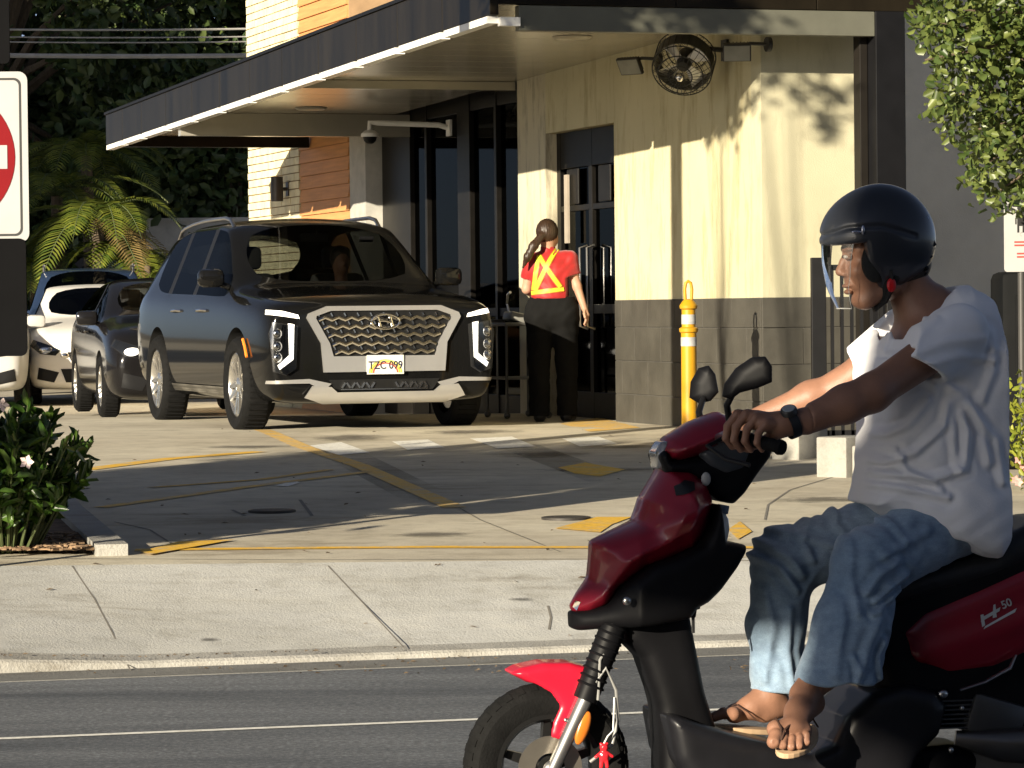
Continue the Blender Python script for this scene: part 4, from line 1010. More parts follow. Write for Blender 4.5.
# order shelf/cart beside the worker
c = bside(517, 322, -.42); p = W(c); g0 = gz(p.x, p.y)
t = thing('service_cart', 'dark metal cart with a tray and card reader beside the worker', 'cart', (p.x, p.y, g0), BA); hgt = p.z-g0
k = M(); k.box((0, 0, hgt-.02), (.42, .62, .03), None, .006); k.build('shelf', mat('cart steel', (.12, .12, .115), .35, .6), t)
k = M(); k.box((0, 0, .35), (.40, .60, .02)); k.build('shelf', MATS['cart steel'], t)
for sx in (-.19, .19):
    for sy in (-.28, .28): k = M(); k.cyl((sx, sy, .04), (sx, sy, hgt-.02), .014, n=8); k.ball((sx, sy, .03), .03); k.build('leg', MATS['cart steel'], t, smooth=True)
p2 = p+Vector((0, 0, .0)); t = thing('card_reader', 'grey payment terminal with a curved arm lying on the dark service cart', 'card reader', p2, BA)
k = M(); k.box((0, .05, .04), (.16, .24, .08), Matrix.Rotation(.25, 3, 'Y'), .02); k.build('housing', mat('reader grey', (.22, .22, .2), .4), t, smooth=True)
k = M(); k.tube([(0, .18, .02), (-.02, .22, .16), (-.03, .16, .24), (-.04, .06, .26)], .012, 8); k.build('arm', satin, t, smooth=True)

# ================================================================== VEGETATION
m_bark = mat('bark', (.10, .075, .05), .9, var=.35, scale=8, stretch=(3, 3, .6), bump=.4, bscale=30)
def trunk(parent, pts, rad, name='trunk'): k = M(); k.tube(pts, rad, 10); return k.build(name, m_bark, parent, smooth=True)
# right foreground tree (round leaves)
m_l1 = leafmat('bright rounded leaves', (.045, .08, .018), (.17, .205, .05), .4, .25)
TY = 20.0; t = thing('leafy_tree', 'bright green small tree with rounded leaves hanging in at the upper right', 'tree', (4.3, TY, gz(4, TY)))
bz = gz(4, TY)
trunk(t, [(0, 0, -.1), (-.05, 0, 1.2), (.05, .05, 2.0), (-.1, 0, 2.8)], [.10, .085, .07, .05])
lm = M()
tips = [(930, 20), (925, 60), (960, 95), (975, 130), (985, 165), (1000, 190), (950, 40), (1000, 60), (1010, 120), (965, 10), (990, -20)]
cl = []
for i, (px, py) in enumerate(tips):
    Yt = TY+random.uniform(-.35, .35); q = at(px, py, Yt)-Vector((4.3, TY, bz)); s0 = Vector((-.05+random.uniform(-.05, .05), 0, random.uniform(1.9, 2.7))); m_ = s0.lerp(q, .5)+Vector((0, 0, .12))
    lm.tube([s0, m_, q], [.03, .016, .006], 6); cl += [q, s0.lerp(q, .8)+Vector((0, 0, .03)), m_.lerp(q, .4), m_]
for i in range(26):
    q = Vector((random.uniform(-1.1, 1.3), random.uniform(-.9, .9), random.uniform(2.0, 4.0))); lm.tube([(0, 0, 2.2), q*.5+Vector((0, 0, 1.1)), q], [.03, .015, .006], 6); cl.append(q); cl.append(q*.8+Vector((0, 0, .4)))
lm.build('limbs', m_bark, t, smooth=True)
P = []
OUTL = [(925, -60), (908, 28), (925, 55), (935, 80), (925, 118), (960, 150), (968, 185), (985, 215), (1003, 222), (1040, 205), (1100, 240), (1250, 120), (1250, -200)]
def inpoly(x, y, L):
    r = False
    for i in range(len(L)):
        x1, y1 = L[i]; x2, y2 = L[i-1]
        if (y1 > y) != (y2 > y) and x < (x2-x1)*(y-y1)/(y2-y1)+x1: r = not r
    return r
for c in cl: P.append(np.array(c)+np.random.normal(size=(75, 3))*.14)
for i in range(7000):
    px = random.uniform(905, 1240); py = random.uniform(-200, 235)
    if inpoly(px, py, OUTL): P.append(np.array([at(px, py, TY+random.gauss(0, .4))-Vector((4.3, TY, bz))]))
P = np.concatenate(P)
keep = []
for q in P:
    w_ = Vector(q)+Vector((4.3, TY, bz))-CP; d = w_.dot(_f); px = 512+FPX*w_.dot(CR)/d; py = 384-FPX*w_.dot(CU)/d
    keep.append(px > 1240 or inpoly(px+random.gauss(0, 5), py+random.gauss(0, 5), OUTL))
P = P[np.array(keep)]
V, F_ = leafcloud(P, .057, .72, .1, updir=(-.3, -.2, .0), fold=.4); fast('crown', V, F_, m_l1, t)
# left planter shrub
m_l2 = leafmat('glossy shrub leaves', (.035, .085, .012), (.075, .13, .022), .3, .2); m_fl = mat('pale pink petals', (.72, .58, .56), .6)
m_mul = mat('bark mulch', (.13, .085, .05), .95, var=.5, scale=14, bump=.8, bscale=30)
k = M(); k.add([tuple(ongr(x, y, .02)) for x, y in ((-300, 556), (112, 555), (68, 517), (-300, 500))], [(0, 1, 2, 3)]); structure(k.build('planting_bed', m_mul))
k = M(); A = [ongr(*q) for q in ((112, 556), (68, 516), (40, 478))]
L = []
for i, a in enumerate(A):
    d = (A[min(i+1, 2)]-A[max(i-1, 0)]).normalized(); s = Vector((d.y, -d.x, 0))*.075
    for q in (a-s+Vector((0, 0, -.05)), a-s+Vector((0, 0, .055)), a+s+Vector((0, 0, .055)), a+s+Vector((0, 0, -.05))): L.append(q)
k.add(L, [(4*i+j, 4*i+(j+1) % 4, 4*i+4+(j+1) % 4, 4*i+4+j) for i in range(2) for j in range(4)]+[(0, 1, 2, 3), (11, 10, 9, 8)]); structure(k.build('planter_kerb', m_kerb))
# mulch chips
k = M()
for i in range(420):
    p = ongr(random.uniform(-40, 92), random.uniform(538, 556), .03); a = random.uniform(0, PI); k.box(p, (random.uniform(.02, .06), random.uniform(.01, .025), .008), Matrix.Rotation(a, 3, 'Z') @ Matrix.Rotation(random.uniform(-.4, .4), 3, 'X'))
o = k.build('mulch_chips', mat('mulch chips', (.26, .17, .10), .9, var=.6, scale=18)); o['kind'] = 'stuff'
BYY = 16.2; c = at(5, 540, BYY); g0 = gz(c.x, BYY)
t = thing('flowering_shrub', 'dense dark green shrub with upright leaves and pale pink flowers in the left bed', 'shrub', (c.x, BYY, g0))
st = M(); P = []; D = []
for i in range(110):
    a = random.uniform(0, 2*PI); r = .42*math.sqrt(random.random()); b0 = Vector((math.cos(a)*r*.35, math.sin(a)*r*.35, 0)); h = random.uniform(.30, .74)*(1-.35*(r/.42)**2); tip = Vector((math.cos(a)*r*1.02+.0, math.sin(a)*r, h+.03))
    st.tube([b0, b0.lerp(tip, .5)+Vector((0, 0, .05)), tip], [.008, .006, .003], 5)
    for j in range(26):
        f = random.uniform(.25, 1.0); q = b0.lerp(tip, f)+Vector((0, 0, .05*(1-abs(2*f-1)))); P.append(q); D.append((random.gauss(0, 1), random.gauss(0, 1), random.uniform(.2, 1.8)))
st.build('stems', mat('green stems', (.07, .09, .03), .7), t)
P = np.array(P); n = len(P); np.random.seed(3); V, F_ = leafcloud(P, .092, .36, .08, updir=(0, 0, 1.1), fold=.25); fast('foliage', V, F_, m_l2, t)
for px, py in ((2, 405), (27, 462), (-20, 430)):
    k = M(); q = at(px, py, BYY-.38)-Vector((c.x, BYY, g0))
    for j in range(5):
        a = 2*PI*j/5; d = Vector((math.cos(a), random.uniform(-.6, 0), math.sin(a))); s = Vector((-d.z, 0, d.x)); k.add([q, q+d*.02+s*.012, q+d*.036, q+d*.02-s*.012], [(0, 1, 2, 3)])
    k.build('flower', m_fl, t, fix=False)
k = M()
# second shrub out to the left so that the bed carries on
t = thing('flowering_shrub', 'second flowering shrub of the left bed, cut by the picture edge', 'shrub', (c.x-.75, BYY+.2, g0))
V2 = V+0; fast('foliage', V2*1.05, F_, m_l2, t); st.build('stems', MATS['green stems'], t)
# right yellow-green plant with pink blooms
m_l3 = leafmat('lime leaves', (.20, .26, .03), (.35, .36, .05), .4, .35)
PY = 19.6; c = at(1018, 500, PY); g0 = gz(c.x, PY); t = thing('lime_plant', 'lime green bedding plant with pink blooms behind the rider at the right edge', 'plant', (c.x+.12, PY, g0))
P = np.random.normal(size=(650, 3))*np.array([.10, .12, .16])+np.array([0, 0, .32]); P[:, 2] = np.abs(P[:, 2]); V, F_ = leafcloud(P, .06, .4, .1, updir=(0, 0, 1)); fast('foliage', V, F_, m_l3, t)
k = M(); [k.tube([(random.uniform(-.03, .03), 0, 0), (random.uniform(-.1, .1), random.uniform(-.1, .1), .5)], .005, 5) for _ in range(9)]; k.build('stems', MATS['green stems'], t)
k = M()
for i in range(18):
    q = Vector((random.uniform(-.15, .12), -.12+random.uniform(-.05, .05), random.uniform(.05, .2)))
    for j in range(5): a = 2*PI*j/5; d = Vector((math.cos(a), -.3, math.sin(a))); s = Vector((-d.z, 0, d.x)); k.add([q, q+d*.015+s*.01, q+d*.028, q+d*.015-s*.01], [(0, 1, 2, 3)])
k.build('blooms', mat('pink petals', (.62, .30, .27), .6), t, fix=False)
# palms and banana-like plants behind the cars
m_pl = leafmat('palm leaf', (.06, .10, .015), (.20, .22, .03), .4, .3); m_pd = leafmat('dead frond', (.22, .15, .05), (.28, .20, .07), .7, .2); m_ban = leafmat('broad leaf', (.12, .17, .03), (.20, .24, .05), .4, .4)
def frond(base, az, length, rise, droop, m, nl=34, ll=.42):
    """returns (rachis pts) and leaflet mesh arrays"""
    d = Vector((math.cos(az), math.sin(az), 0)); pts = []
    for i in range(13):
        s = i/12; pts.append(base+d*(length*s*(1-.12*s))+Vector((0, 0, rise*s-droop*s*s)))
    V = []; F_ = []
    for i in range(nl):
        s = .12+.88*i/(nl-1); f = s*12; j = min(11, int(f)); p = pts[j].lerp(pts[j+1], f-j); tdir = (pts[j+1]-pts[j]).normalized(); side = tdir.cross(Vector((0, 0, 1))).normalized(); up = side.cross(tdir)
        L = ll*math.sin(PI*min(1, (s*.93+.12)))**.6
        for sg_ in (1, -1):
            e = (side*sg_*.85+tdir*.55+up*.28).normalized(); q = p+e*L*.5+Vector((0, 0, -.02)); r = p+e*L+Vector((0, 0, -L*.30)); w_ = tdir*.02
            n = len(V); V += [p-w_*.5, q-w_, r, q+w_, p+w_*.5]; F_ += [(n, n+1, n+3, n+4), (n+1, n+2, n+3, n+3)]
    return pts, V, F_
def palm(label, px, Y, hz, nf, length, seed, dead=0, rise=.9, droop=1.5, grp='fan of palms behind the queue'):
    rs = random.Random(seed); c = at(px, 300, Y); g0 = gz(c.x, Y); t = thing('palm_plant', label, 'palm', (c.x, Y, g0), 0, grp)
    trunk(t, [(0, 0, -.1), (.05, 0, hz*.5), (0, 0, hz)], [.13, .11, .09]); ra = M(); Va = []; Fa = []; Vd = []; Fd = []
    for i in range(nf):
        az = 2*PI*i/nf+rs.uniform(-.2, .2); isd = i < dead; pts, V, F_ = frond(Vector((0, 0, hz)), az if not isd else R_(-60+50*i), length*rs.uniform(.8, 1.15), (rise*rs.uniform(.5, 1.5)) if not isd else .1, droop*rs.uniform(.7, 1.2), None)
        ra.tube(pts, [.022*(1-j/14) for j in range(13)], 5)
        A, B = (Vd, Fd) if isd else (Va, Fa); n = len(A); A += V; B += [tuple(q+n for q in f) for f in F_]
    ra.build('frond_stems', MATS['green stems'], t)
    for A, B, m, nm in ((Va, Fa, m_pl, 'fronds'), (Vd, Fd, m_pd, 'dead_fronds')):
        if A:
            k = M(); k.v = [tuple(v) for v in A]; k.f = [f if f[2] != f[3] else f[:3] for f in B]; k.mi = [0]*len(B); k.build(nm, m, t, fix=False)
palm('green palm with arching fronds right beside the no-entry sign', 58, 52, 2.9, 15, 1.8, 1, 0)
palm('palm with yellow-green fronds and a few brown dead ones, middle of the clump', 98, 51, 2.5, 14, 1.7, 2, 3)
palm('low palm of the clump next to the broad-leaved plant', 130, 51.4, 1.9, 12, 1.3, 3, 1)
palm('palm standing at the back of the clump, seen through the others', 88, 54, 3.6, 13, 1.8, 4, 0)
palm('small palm growing low behind the no-entry sign', 35, 51, 1.6, 12, 1.3, 5, 1)
c = at(148, 300, 50.5); g0 = gz(c.x, 50.5); t = thing('broad_leaved_plant', 'banana-like plant with broad pale leaves left of the white wall', 'plant', (c.x, 50.5, g0))
V = []; F_ = []
for i in range(15):
    az = random.uniform(0, 2*PI); d = Vector((math.cos(az), math.sin(az), 0)); L = random.uniform(.6, 1.1); h0 = random.uniform(.6, 1.7); n = len(V); s = Vector((-d.y, d.x, 0)); pts = [Vector((0, 0, h0))+d*L*f+Vector((0, 0, L*(1.1*f-1.5*f*f))) for f in (0, .2, .45, .7, .9, 1)]
    for p, w_ in zip(pts, (.02, .11, .16, .14, .08, .01)): V += [p-s*w_+Vector((0, 0, w_*.4)), p, p+s*w_+Vector((0, 0, w_*.4))]
    F_ += [(n+3*a+b, n+3*a+b+1, n+3*a+b+4, n+3*a+b+3) for a in range(5) for b in (0, 1)]
fast('leaves', [tuple(v) for v in V], F_, m_ban, t, True); trunk(t, [(0, 0, 0), (0, 0, 1.8)], [.09, .05], 'stem')
# big dark trees behind
m_dk = leafmat('deep green leaves', (.035, .07, .022), (.09, .12, .03), .5, .2)
def bigtree(label, px, Y, H, R, seed, per=230, ncl=90, ls=.22, grp='dark trees behind the restaurant', m=None, zr=None, hz=None):
    c = at(px, 300, Y) if px is not None else Vector((0, 0, 0)); 
    t = thing('shade_tree', label, 'tree', (c.x, Y, gz(c.x, Y)), 0, grp); rs = random.Random(seed); zc = hz or H*.62
    trunk(t, [(0, 0, -.2), (rs.uniform(-.2, .2), 0, H*.25), (rs.uniform(-.3, .3), 0, H*.5)], [.32, .24, .16])
    P, cc = clumps((0, 0, zc), (R, R, zr or H*.42), ncl, per, .42, seed)
    lm = M()
    for q in cc[::4]: a = Vector((0, 0, H*.35)); q = Vector(q); lm.tube([a, a.lerp(q, .5)+Vector((0, 0, .3)), q], [.12, .07, .02], 6)
    lm.build('limbs', m_bark, t, smooth=True); V, F_ = leafcloud(P, ls, .55, .1); fast('crown', V, F_, m or m_dk, t); return t
bigtree('tall dark tree at the far left behind the palms', -20, 58, 12, 4.2, 11)
bigtree('tall dark tree rising over the palm clump', 80, 64, 13, 4.4, 12, hz=7.6)
bigtree('tall dark tree above the far end of the canopy', 190, 68, 13, 4.2, 13, hz=9.6, zr=4.4)
bigtree('dark tree crown directly left of the brick tower', 260, 66, 13, 4.4, 14, hz=9.4, zr=4.6)
bigtree('low bushy tree below the canopy tip', 120, 69, 6, 3.0, 15, hz=2.8, zr=2.6)
bigtree('dark tree filling the gap behind the wagon', 20, 66, 8, 4.5, 16, hz=3.4, zr=3.2)
bigtree('small dark tree between the white wall and the bluish house', 172, 56.5, 4.6, 1.15, 18, per=160, ncl=36, hz=3.5, zr=1.1)
bigtree('small dark tree just left of the brick tower, behind the canopy tip', 232, 56.5, 5.0, .8, 19, per=120, ncl=26, hz=4.2, zr=1.0)
# plaster garden wall
a = at(146, 222, 55); k = M(); k.span((a.x, 0, .2), (a.x+7, .2, a.z)); k.span((a.x-.03, -.03, a.z), (a.x+7, .23, a.z+.06)); o = tag(k.build('garden_wall', mat('greyed white plaster', (.46, .45, .42), .85)), 'plain pale plaster wall behind the SUV roof', 'wall'); o.location = (0, 55, 0)
# small house beyond
hx = at(213, 200, 58); t = thing('house', 'small bluish white gabled house seen under the canopy tip', 'house', (hx.x, 58, .3)); t.scale = (.9, .9, .86)
m_hw = mat('pale house paint', (.22, .29, .38), .8)
k = M(); k.prism([(-2.2, 0, 0), (2.0, 0, 0), (2.0, 0, 2.9), (.4, 0, 4.6), (-2.2, 0, 2.4)], (0, 5, 0)); k.build('wall', m_hw, t)
k = M(); k.prism([(-2.5, -.3, 2.2), (.4, -.3, 4.65), (.4, -.3, 4.8), (-2.6, -.3, 2.3)], (0, 5.6, 0)); k.prism([(2.3, -.3, 2.6), (.4, -.3, 4.65), (.4, -.3, 4.8), (2.4, -.3, 2.75)], (0, 5.6, 0)); k.build('roof', mat('dark shingles', (.05, .05, .055), .9), t)
for x in (-1.2, 1.1): 
    k = M(); k.span((x-.4, -.03, 1.0), (x+.4, -.001, 2.1)); wn = k.build('window', MATS['car black trim'], t); k = M(); k.span((x-.48, -.06, .92), (x+.48, -.035, .99)); k.build('sill', white_paint, wn)
k = M(); k.span((-.35, -.04, 0), (.45, -.002, 2.0)); k.build('door', MATS['dark bronze frame'], t)
# cables
m_cab = mat('cable grey', (.35, .34, .32), .6)
for i, (y0, y1, r, lb) in enumerate(((26, 27, .018, 'thin overhead cable, topmost of the four'), (33, 35, .012, 'very thin overhead cable, second from the top'), (38, 40, .012, 'very thin overhead cable just above the thick pale one'), (51, 54, .04, 'thick pale overhead cable, lowest of the four'))):
    A = at(-260, y0-3, 52); B = at(330, y1, 55); L = []
    for j in range(17): s = j/16; L.append(A.lerp(B, s)-Vector((0, 0, .25*4*s*(1-s)*.3)))
    k = M(); k.tube(L, r, 6); tag(k.build('overhead_cable', m_cab, smooth=True), lb, 'cable', 'overhead cables')
# pole carrying the cables, out to the left; its shadow falls over the drive
def polet(label, x, y, h, r, arm=True):
    t = thing('utility_pole', label, 'pole', (x, y, gz(x, y))); k = M(); k.cyl((0, 0, -.1), (0, 0, h), r, r*.8, 14); k.build('pole', mat('weathered wood', (.16, .12, .09), .9), t, smooth=True)
    if arm: k = M(); k.box((0, 0, h-.6), (1.6, .1, .1)); k.build('crossarm', MATS['weathered wood'], t)
SD = Vector((math.sin(R_(34)), math.cos(R_(34)), 0))
q = Vector((1.50, 27.4, 0))-SD*8.5; polet('wooden utility pole left of the drive, outside the picture', q.x, q.y, 7.5, .115)
# tree on the left verge whose shade covers the drive
def vergetree(x, y, H, R, zr, hz, seed, label, ncl=70, per=200, ls=.12, cs=.22):
    t = thing('verge_tree', label, 'tree', (x, y, gz(x, y)), 0, 'street trees outside the picture'); tr_ = .14 if R > .9 else .012; trunk(t, [(0, 0, -.1), (.05, 0, H*.5), (0, 0, H*.8 if R > .9 else hz)], [tr_, tr_*.8, tr_*.4])  # small crowns get a hair-thin trunk so it throws no streak
    P, cc = clumps((0, 0, hz), (R, R, zr), ncl, per, cs, seed); lm = M()
    for q in cc[::3]: a = Vector((0, 0, hz*.5)); q = Vector(q); q0 = 1. if R > .9 else .2; lm.tube([a, a.lerp(q, .5), q], [.05*q0, .03*q0, .01*q0], 5)
    lm.build('limbs', m_bark, t, smooth=True); V, F_ = leafcloud(P, ls, .55, .1); fast('crown', V, F_, m_l2, t)
PS = Vector((math.cos(R_(34)), -math.sin(R_(34)), 0))
def sa(s, a): return PS*s+SD*a
q = sa(-12.35, 8.6); vergetree(q.x, q.y, 3.4, 1.48, 1.5, 1.65, 21, 'dense rounded street tree left of the drive, outside the picture', 110, 260)
q = sa(-13.6, 5.6); vergetree(q.x, q.y, 4.2, 1.0, 1.0, 3.0, 22, 'taller street tree left of the drive, outside the picture', 50, 150)
for s_, a_, r_, lb in ((-11.75, 8.2, .07, 'dark unseen post added left of the drive for its shadow stripe'), (-12.2, 7.4, .10, 'thicker unseen post added left of the drive for its shadow stripe')):
    q = sa(s_, a_); t = thing('shadow_post', lb, 'post', (q.x, q.y, gz(q.x, q.y))); k = M(); k.cyl((0, 0, -.1), (0, 0, 3.3), r_, n=12); k.build('post', MATS['weathered wood'], t, smooth=True); k = M(); k.ball((0, 0, 3.3), r_*1.2); k.build('cap', black_paint, t, smooth=True)  # unseen posts added to throw stripes of shade across the drive
# unseen buildings added to shade the rider and the far planting
def shadebuilding(label, x0, y0, wx, wy, h, rot=0):
    t = thing('shade_building', label, 'building', (x0, y0, 0), rot); k = M(); k.span((0 if h > 9 else .22, -wy, -.2), (wx, 0, 4.50)); k.span((0, -wy, 4.502), (wx, .001, h)); k.build('wall', mat('tan render', (.42, .38, .31), .85, bump=.2), t)  # lower storey of the nearer one cut back so sun reaches the foot
    k = M(); k.span((-.1, -wy-.1, h), (wx+.1, .1, h+.3)); k.build('parapet', mat('parapet', (.3, .28, .25), .8), t)
    n = int(wx//3.2)
    for j in range(int(h//3.1)):
        for i in range(n): x = 1.0+i*3.2; fr = M(); fr.span((x-.06, .001, 1.0+j*3.1), (x+1.86, .05, 1.06+j*3.1)); fr.span((x-.06, .001, 2.5+j*3.1), (x+1.86, .05, 2.56+j*3.1)); fr.span((x-.06, .001, 1.06+j*3.1), (x, .05, 2.5+j*3.1)); fr.span((x+1.8, .001, 1.06+j*3.1), (x+1.86, .05, 2.5+j*3.1)); w_ = fr.build('window', dark_frame, t); gq = M(); gq.span((x, .002, 1.06+j*3.1), (x+1.8, .02, 2.5+j*3.1)); gq.build('pane', m_gdark, w_)
BS = sa(-4.30, -9.2)
shadebuilding('unseen tan building added behind the viewer to shade the rider', BS.x, BS.y, 26, 12, 8.6, R_(0))
q = sa(-13.3, 13.2); vergetree(q.x, q.y, 5.0, .36, .42, 5.2, 31, 'hair-thin unseen tree added so its small crown shades the stucco wall', 22, 90, .10, .10)  # added crown that deepens the shade on the stucco under the canopy
q = sa(-12.5, 11.4); vergetree(q.x, q.y, 5.4, .42, .36, 5.5, 32, 'hair-thin unseen tree added so its wispy crown dapples the front wall', 9, 40, .10, .12)  # added leaves for the dapple on the front wall
bl = sa(-4.62, -9.2); t = thing('shade_board', 'plain dark board added across the street to shade the scooter shell', 'sign board', (bl.x, bl.y, 4.72), R_(-34)); k = M(); k.box((0, 0, .31), (.66, .08, .60), None, .01); k.build('board', black_paint, t); k = M(); k.cyl((.2, 0, .3), (.6, 0, .3), .03, n=8); k.build('bracket', black_paint, t)  # added board that throws a band of shade on the scooter shell
q = sa(-42.2, 4); shadebuilding('tall unseen tan building added at the left to shade the far trees', q.x-22, q.y-2, 22, 14, 17, R_(10))
# ================================================================== WORKER
wx, wy = .345, 28.6; PXM = FPX/wy
wk = thing('person', 'worker in red shirt, yellow harness and black trousers standing back turned at the door', 'person', (wx, wy, gz(wx, wy)), R_(-8))
g0 = gz(wx, wy)
def wp(px, py, y=0.): q = at(px, py, wy)-Vector((wx, wy, g0)); return (q.x, y, q.z)
LG = ((-.10, .0), (.10, .04))
def fbody(X, Y, Z):
    d = s_ell(X, Y, Z, (-.03, .0, 1.585), (.080, .098, .115)); d = smin(d, s_ell(X, Y, Z, (.0, .055, 1.53), (.05, .05, .06)), .02)
    d = smin(d, s_cap(X, Y, Z, (.025, .10, 1.575), (.03, .115, 1.555), .008, .013), .012)
    d = smin(d, s_cap(X, Y, Z, (-.03, 0, 1.38), (-.03, 0, 1.52), .058, .050), .04)
    d = smin(d, s_chain(X, Y, Z, [(0, 0, 1.30), (0, 0, 1.12), (0, .0, .95)], [.11, .10, .13], .05, 1.0), .05)
    d = smin(d, s_cap(X, Y, Z, (-.15, 0, 1.36), (.15, 0, 1.36), .06), .06)
    d = smin(d, s_chain(X, Y, Z, [wp(569, 259), wp(577, 286, .0), wp(585, 309, -.02)], [.050, .038, .026], .02), .03)
    d = smin(d, s_chain(X, Y, Z, [wp(531, 262), wp(526, 289, .03), wp(535, 300, .22)], [.050, .040, .026], .02), .03)
    for s, yy in ((-1, .0), (1, .05)):
        d = smin(d, s_chain(X, Y, Z, [(s*.09, 0, .92), (s*.11, yy*.5, .50), (s*.11, yy-.02, .09)], [.09, .058, .04], .03), .04)
        d = smin(d, s_cap(X, Y, Z, (s*.11, yy-.04, .05), (s*.13, yy+.15, .035), .04, .03), .03)
    return d
def hand_r(X, Y, Z, W_, dirv, side, k=.008):
    """small hand: palm + five fingers. W_ wrist, dirv pointing direction, side vector towards the thumb"""
    W_ = Vector(W_); f = Vector(dirv).normalized(); s = Vector(side).normalized(); d = s_cap(X, Y, Z, tuple(W_), tuple(W_+f*.06), .020, .026); up = f.cross(s)
    for i, (o, L) in enumerate(((.028, .062), (.010, .072), (-.010, .067), (-.028, .052))):
        a = W_+f*.075+s*o; b = a+f*L*.55+up*.010; c = b+f*L*.4+up*.022; d = smin(d, s_chain(X, Y, Z, [tuple(a-f*.02), tuple(a), tuple(b), tuple(c)], [.011, .010, .009, .0075], .004), k)
    a = W_+f*.02+s*.02; return smin(d, s_chain(X, Y, Z, [tuple(a), tuple(a+f*.03+s*.028), tuple(a+f*.062+s*.034)], [.013, .011, .009], .004), k)
hw1 = Vector(wp(585, 308, -.02))
hA = lambda X, Y, Z: hand_r(X, Y, Z, hw1, (.25, .05, -.95), (-.2, -.9, 0))
hw2 = Vector(wp(535, 300, .21)); hB = lambda X, Y, Z: hand_r(X, Y, Z, hw2, (.2, .95, .1), (.8, -.1, .4))
m_skw = mat('worker skin', (.42, .24, .16), .55, var=.08, scale=12)
joined('body', [snet(fbody, (-.40, -.2, -.02), (.42, .42, 1.74), .012), snet(hA, tuple(hw1-Vector((.1, .1, .2))), tuple(hw1+Vector((.12, .1, .06))), .005), snet(hB, tuple(hw2-Vector((.1, .06, .1))), tuple(hw2+Vector((.1, .22, .1))), .005)], m_skw, wk)
def frib(X, Y, Z, a=.003, f=60): return a*np.sin(X*f+3*np.sin(Z*17))*np.sin(Z*f*.6+2*np.sin(X*23))
def fsh(X, Y, Z):
    d = s_chain(X, Y, Z, [(0, 0, 1.30), (0, .0, 1.16), (0, 0, 1.06)], [.135, .128, .135], .05, 1.0)
    d = smin(d, s_cap(X, Y, Z, (-.10, 0, 1.24), (.10, 0, 1.24), .115), .07); d = smin(d, s_cap(X, Y, Z, (-.08, 0, 1.06), (.08, 0, 1.06), .115), .07)
    d = smin(d, s_cap(X, Y, Z, (-.16, 0, 1.365), (.15, 0, 1.365), .066), .06); d = smin(d, s_cap(X, Y, Z, (-.03, 0, 1.36), (-.03, 0, 1.455), .068, .062), .02)
    A, B = Vector(wp(569, 259)), Vector(wp(577, 286, .0)); e = s_cap(X, Y, Z, tuple(A), tuple(A.lerp(B, .62)), .066, .062); n = (B-A).normalized(); q = A.lerp(B, .62)
    d = smin(d, e, .04); cut = (X-q.x)*n.x+(Y-q.y)*n.y+(Z-q.z)*n.z
    d = np.where((X > .13), np.maximum(d, cut), d)
    A, B = Vector(wp(531, 262)), Vector(wp(525, 289, .03)); e = s_cap(X, Y, Z, tuple(A), tuple(A.lerp(B, .62)), .066, .064); n = (B-A).normalized(); q = A.lerp(B, .62)
    d = smin(d, e, .04); cut = (X-q.x)*n.x+(Y-q.y)*n.y+(Z-q.z)*n.z; d = np.where((X < -.17), np.maximum(d, cut), d)
    d = d+frib(X, Y, Z, .004, 42)
    return np.maximum(d, 1.035-Z)
sh = implicit('shirt', fsh, (-.36, -.22, 1.0), (.36, .2, 1.5), .010, mat('red polyester', (.30, .004, .004), .6, var=.12, scale=10, sheen=.3), wk)
def ftr(X, Y, Z):
    d = s_cap(X, Y, Z, (-.07, 0, .98), (.07, 0, .98), .135, .135); d = smin(d, s_cap(X, Y, Z, (-.10, -.03, .90), (.10, -.03, .90), .135), .05)
    for s, yy in ((-1, .0), (1, .05)): d = smin(d, s_chain(X, Y, Z, [(s*.10, 0, .86), (s*.115, yy*.5, .50), (s*.115, yy-.02, .06)], [.125, .092, .085], .03), .03)
    d = d+frib(X, Y, Z, .005, 30); return np.maximum(np.maximum(d, Z-1.05), .05-Z)
implicit('trousers', ftr, (-.3, -.25, .0), (.3, .22, 1.08), .012, mat('black cloth', (.006, .006, .006), .9, var=.3, spec=.15), wk)
def fsho(X, Y, Z):
    d = None
    for s, yy in ((-1, .0), (1, .05)): e = smin(s_cap(X, Y, Z, (s*.11, yy-.05, .045), (s*.13, yy+.16, .04), .05, .042), s_cap(X, Y, Z, (s*.11, yy-.03, .05), (s*.11, yy-.03, .12), .05), .02); d = e if d is None else np.minimum(d, e)
    return np.maximum(d, -Z)
implicit('shoes', fsho, (-.25, -.15, -.02), (.25, .28, .2), .010, black_plastic, wk)
def fhair(X, Y, Z):
    d = s_ell(X, Y, Z, (-.035, -.02, 1.60), (.093, .100, .108)); d = np.maximum(d, -s_ell(X, Y, Z, (.03, .10, 1.55), (.075, .08, .10)))
    t = s_chain(X, Y, Z, [wp(543, 236, -.11), wp(536, 246, -.15), wp(530, 257, -.16), wp(525, 268, -.15)], [.030, .036, .032, .008], .02)
    return smin(d, t, .02)+.0015*np.sin(X*300+Y*160)
implicit('hair', fhair, (-.32, -.24, 1.2), (.12, .12, 1.73), .008, mat('brown hair', (.030, .016, .009), .45, stretch=(10, 10, 1.5), scale=16, var=.5), wk)
bvw = bvh_of([sh])
m_hv = mat('fluorescent yellow', (.44, .44, .02), .5, var=.08); m_ho = mat('orange webbing', (.40, .12, .01), .5, var=.1)
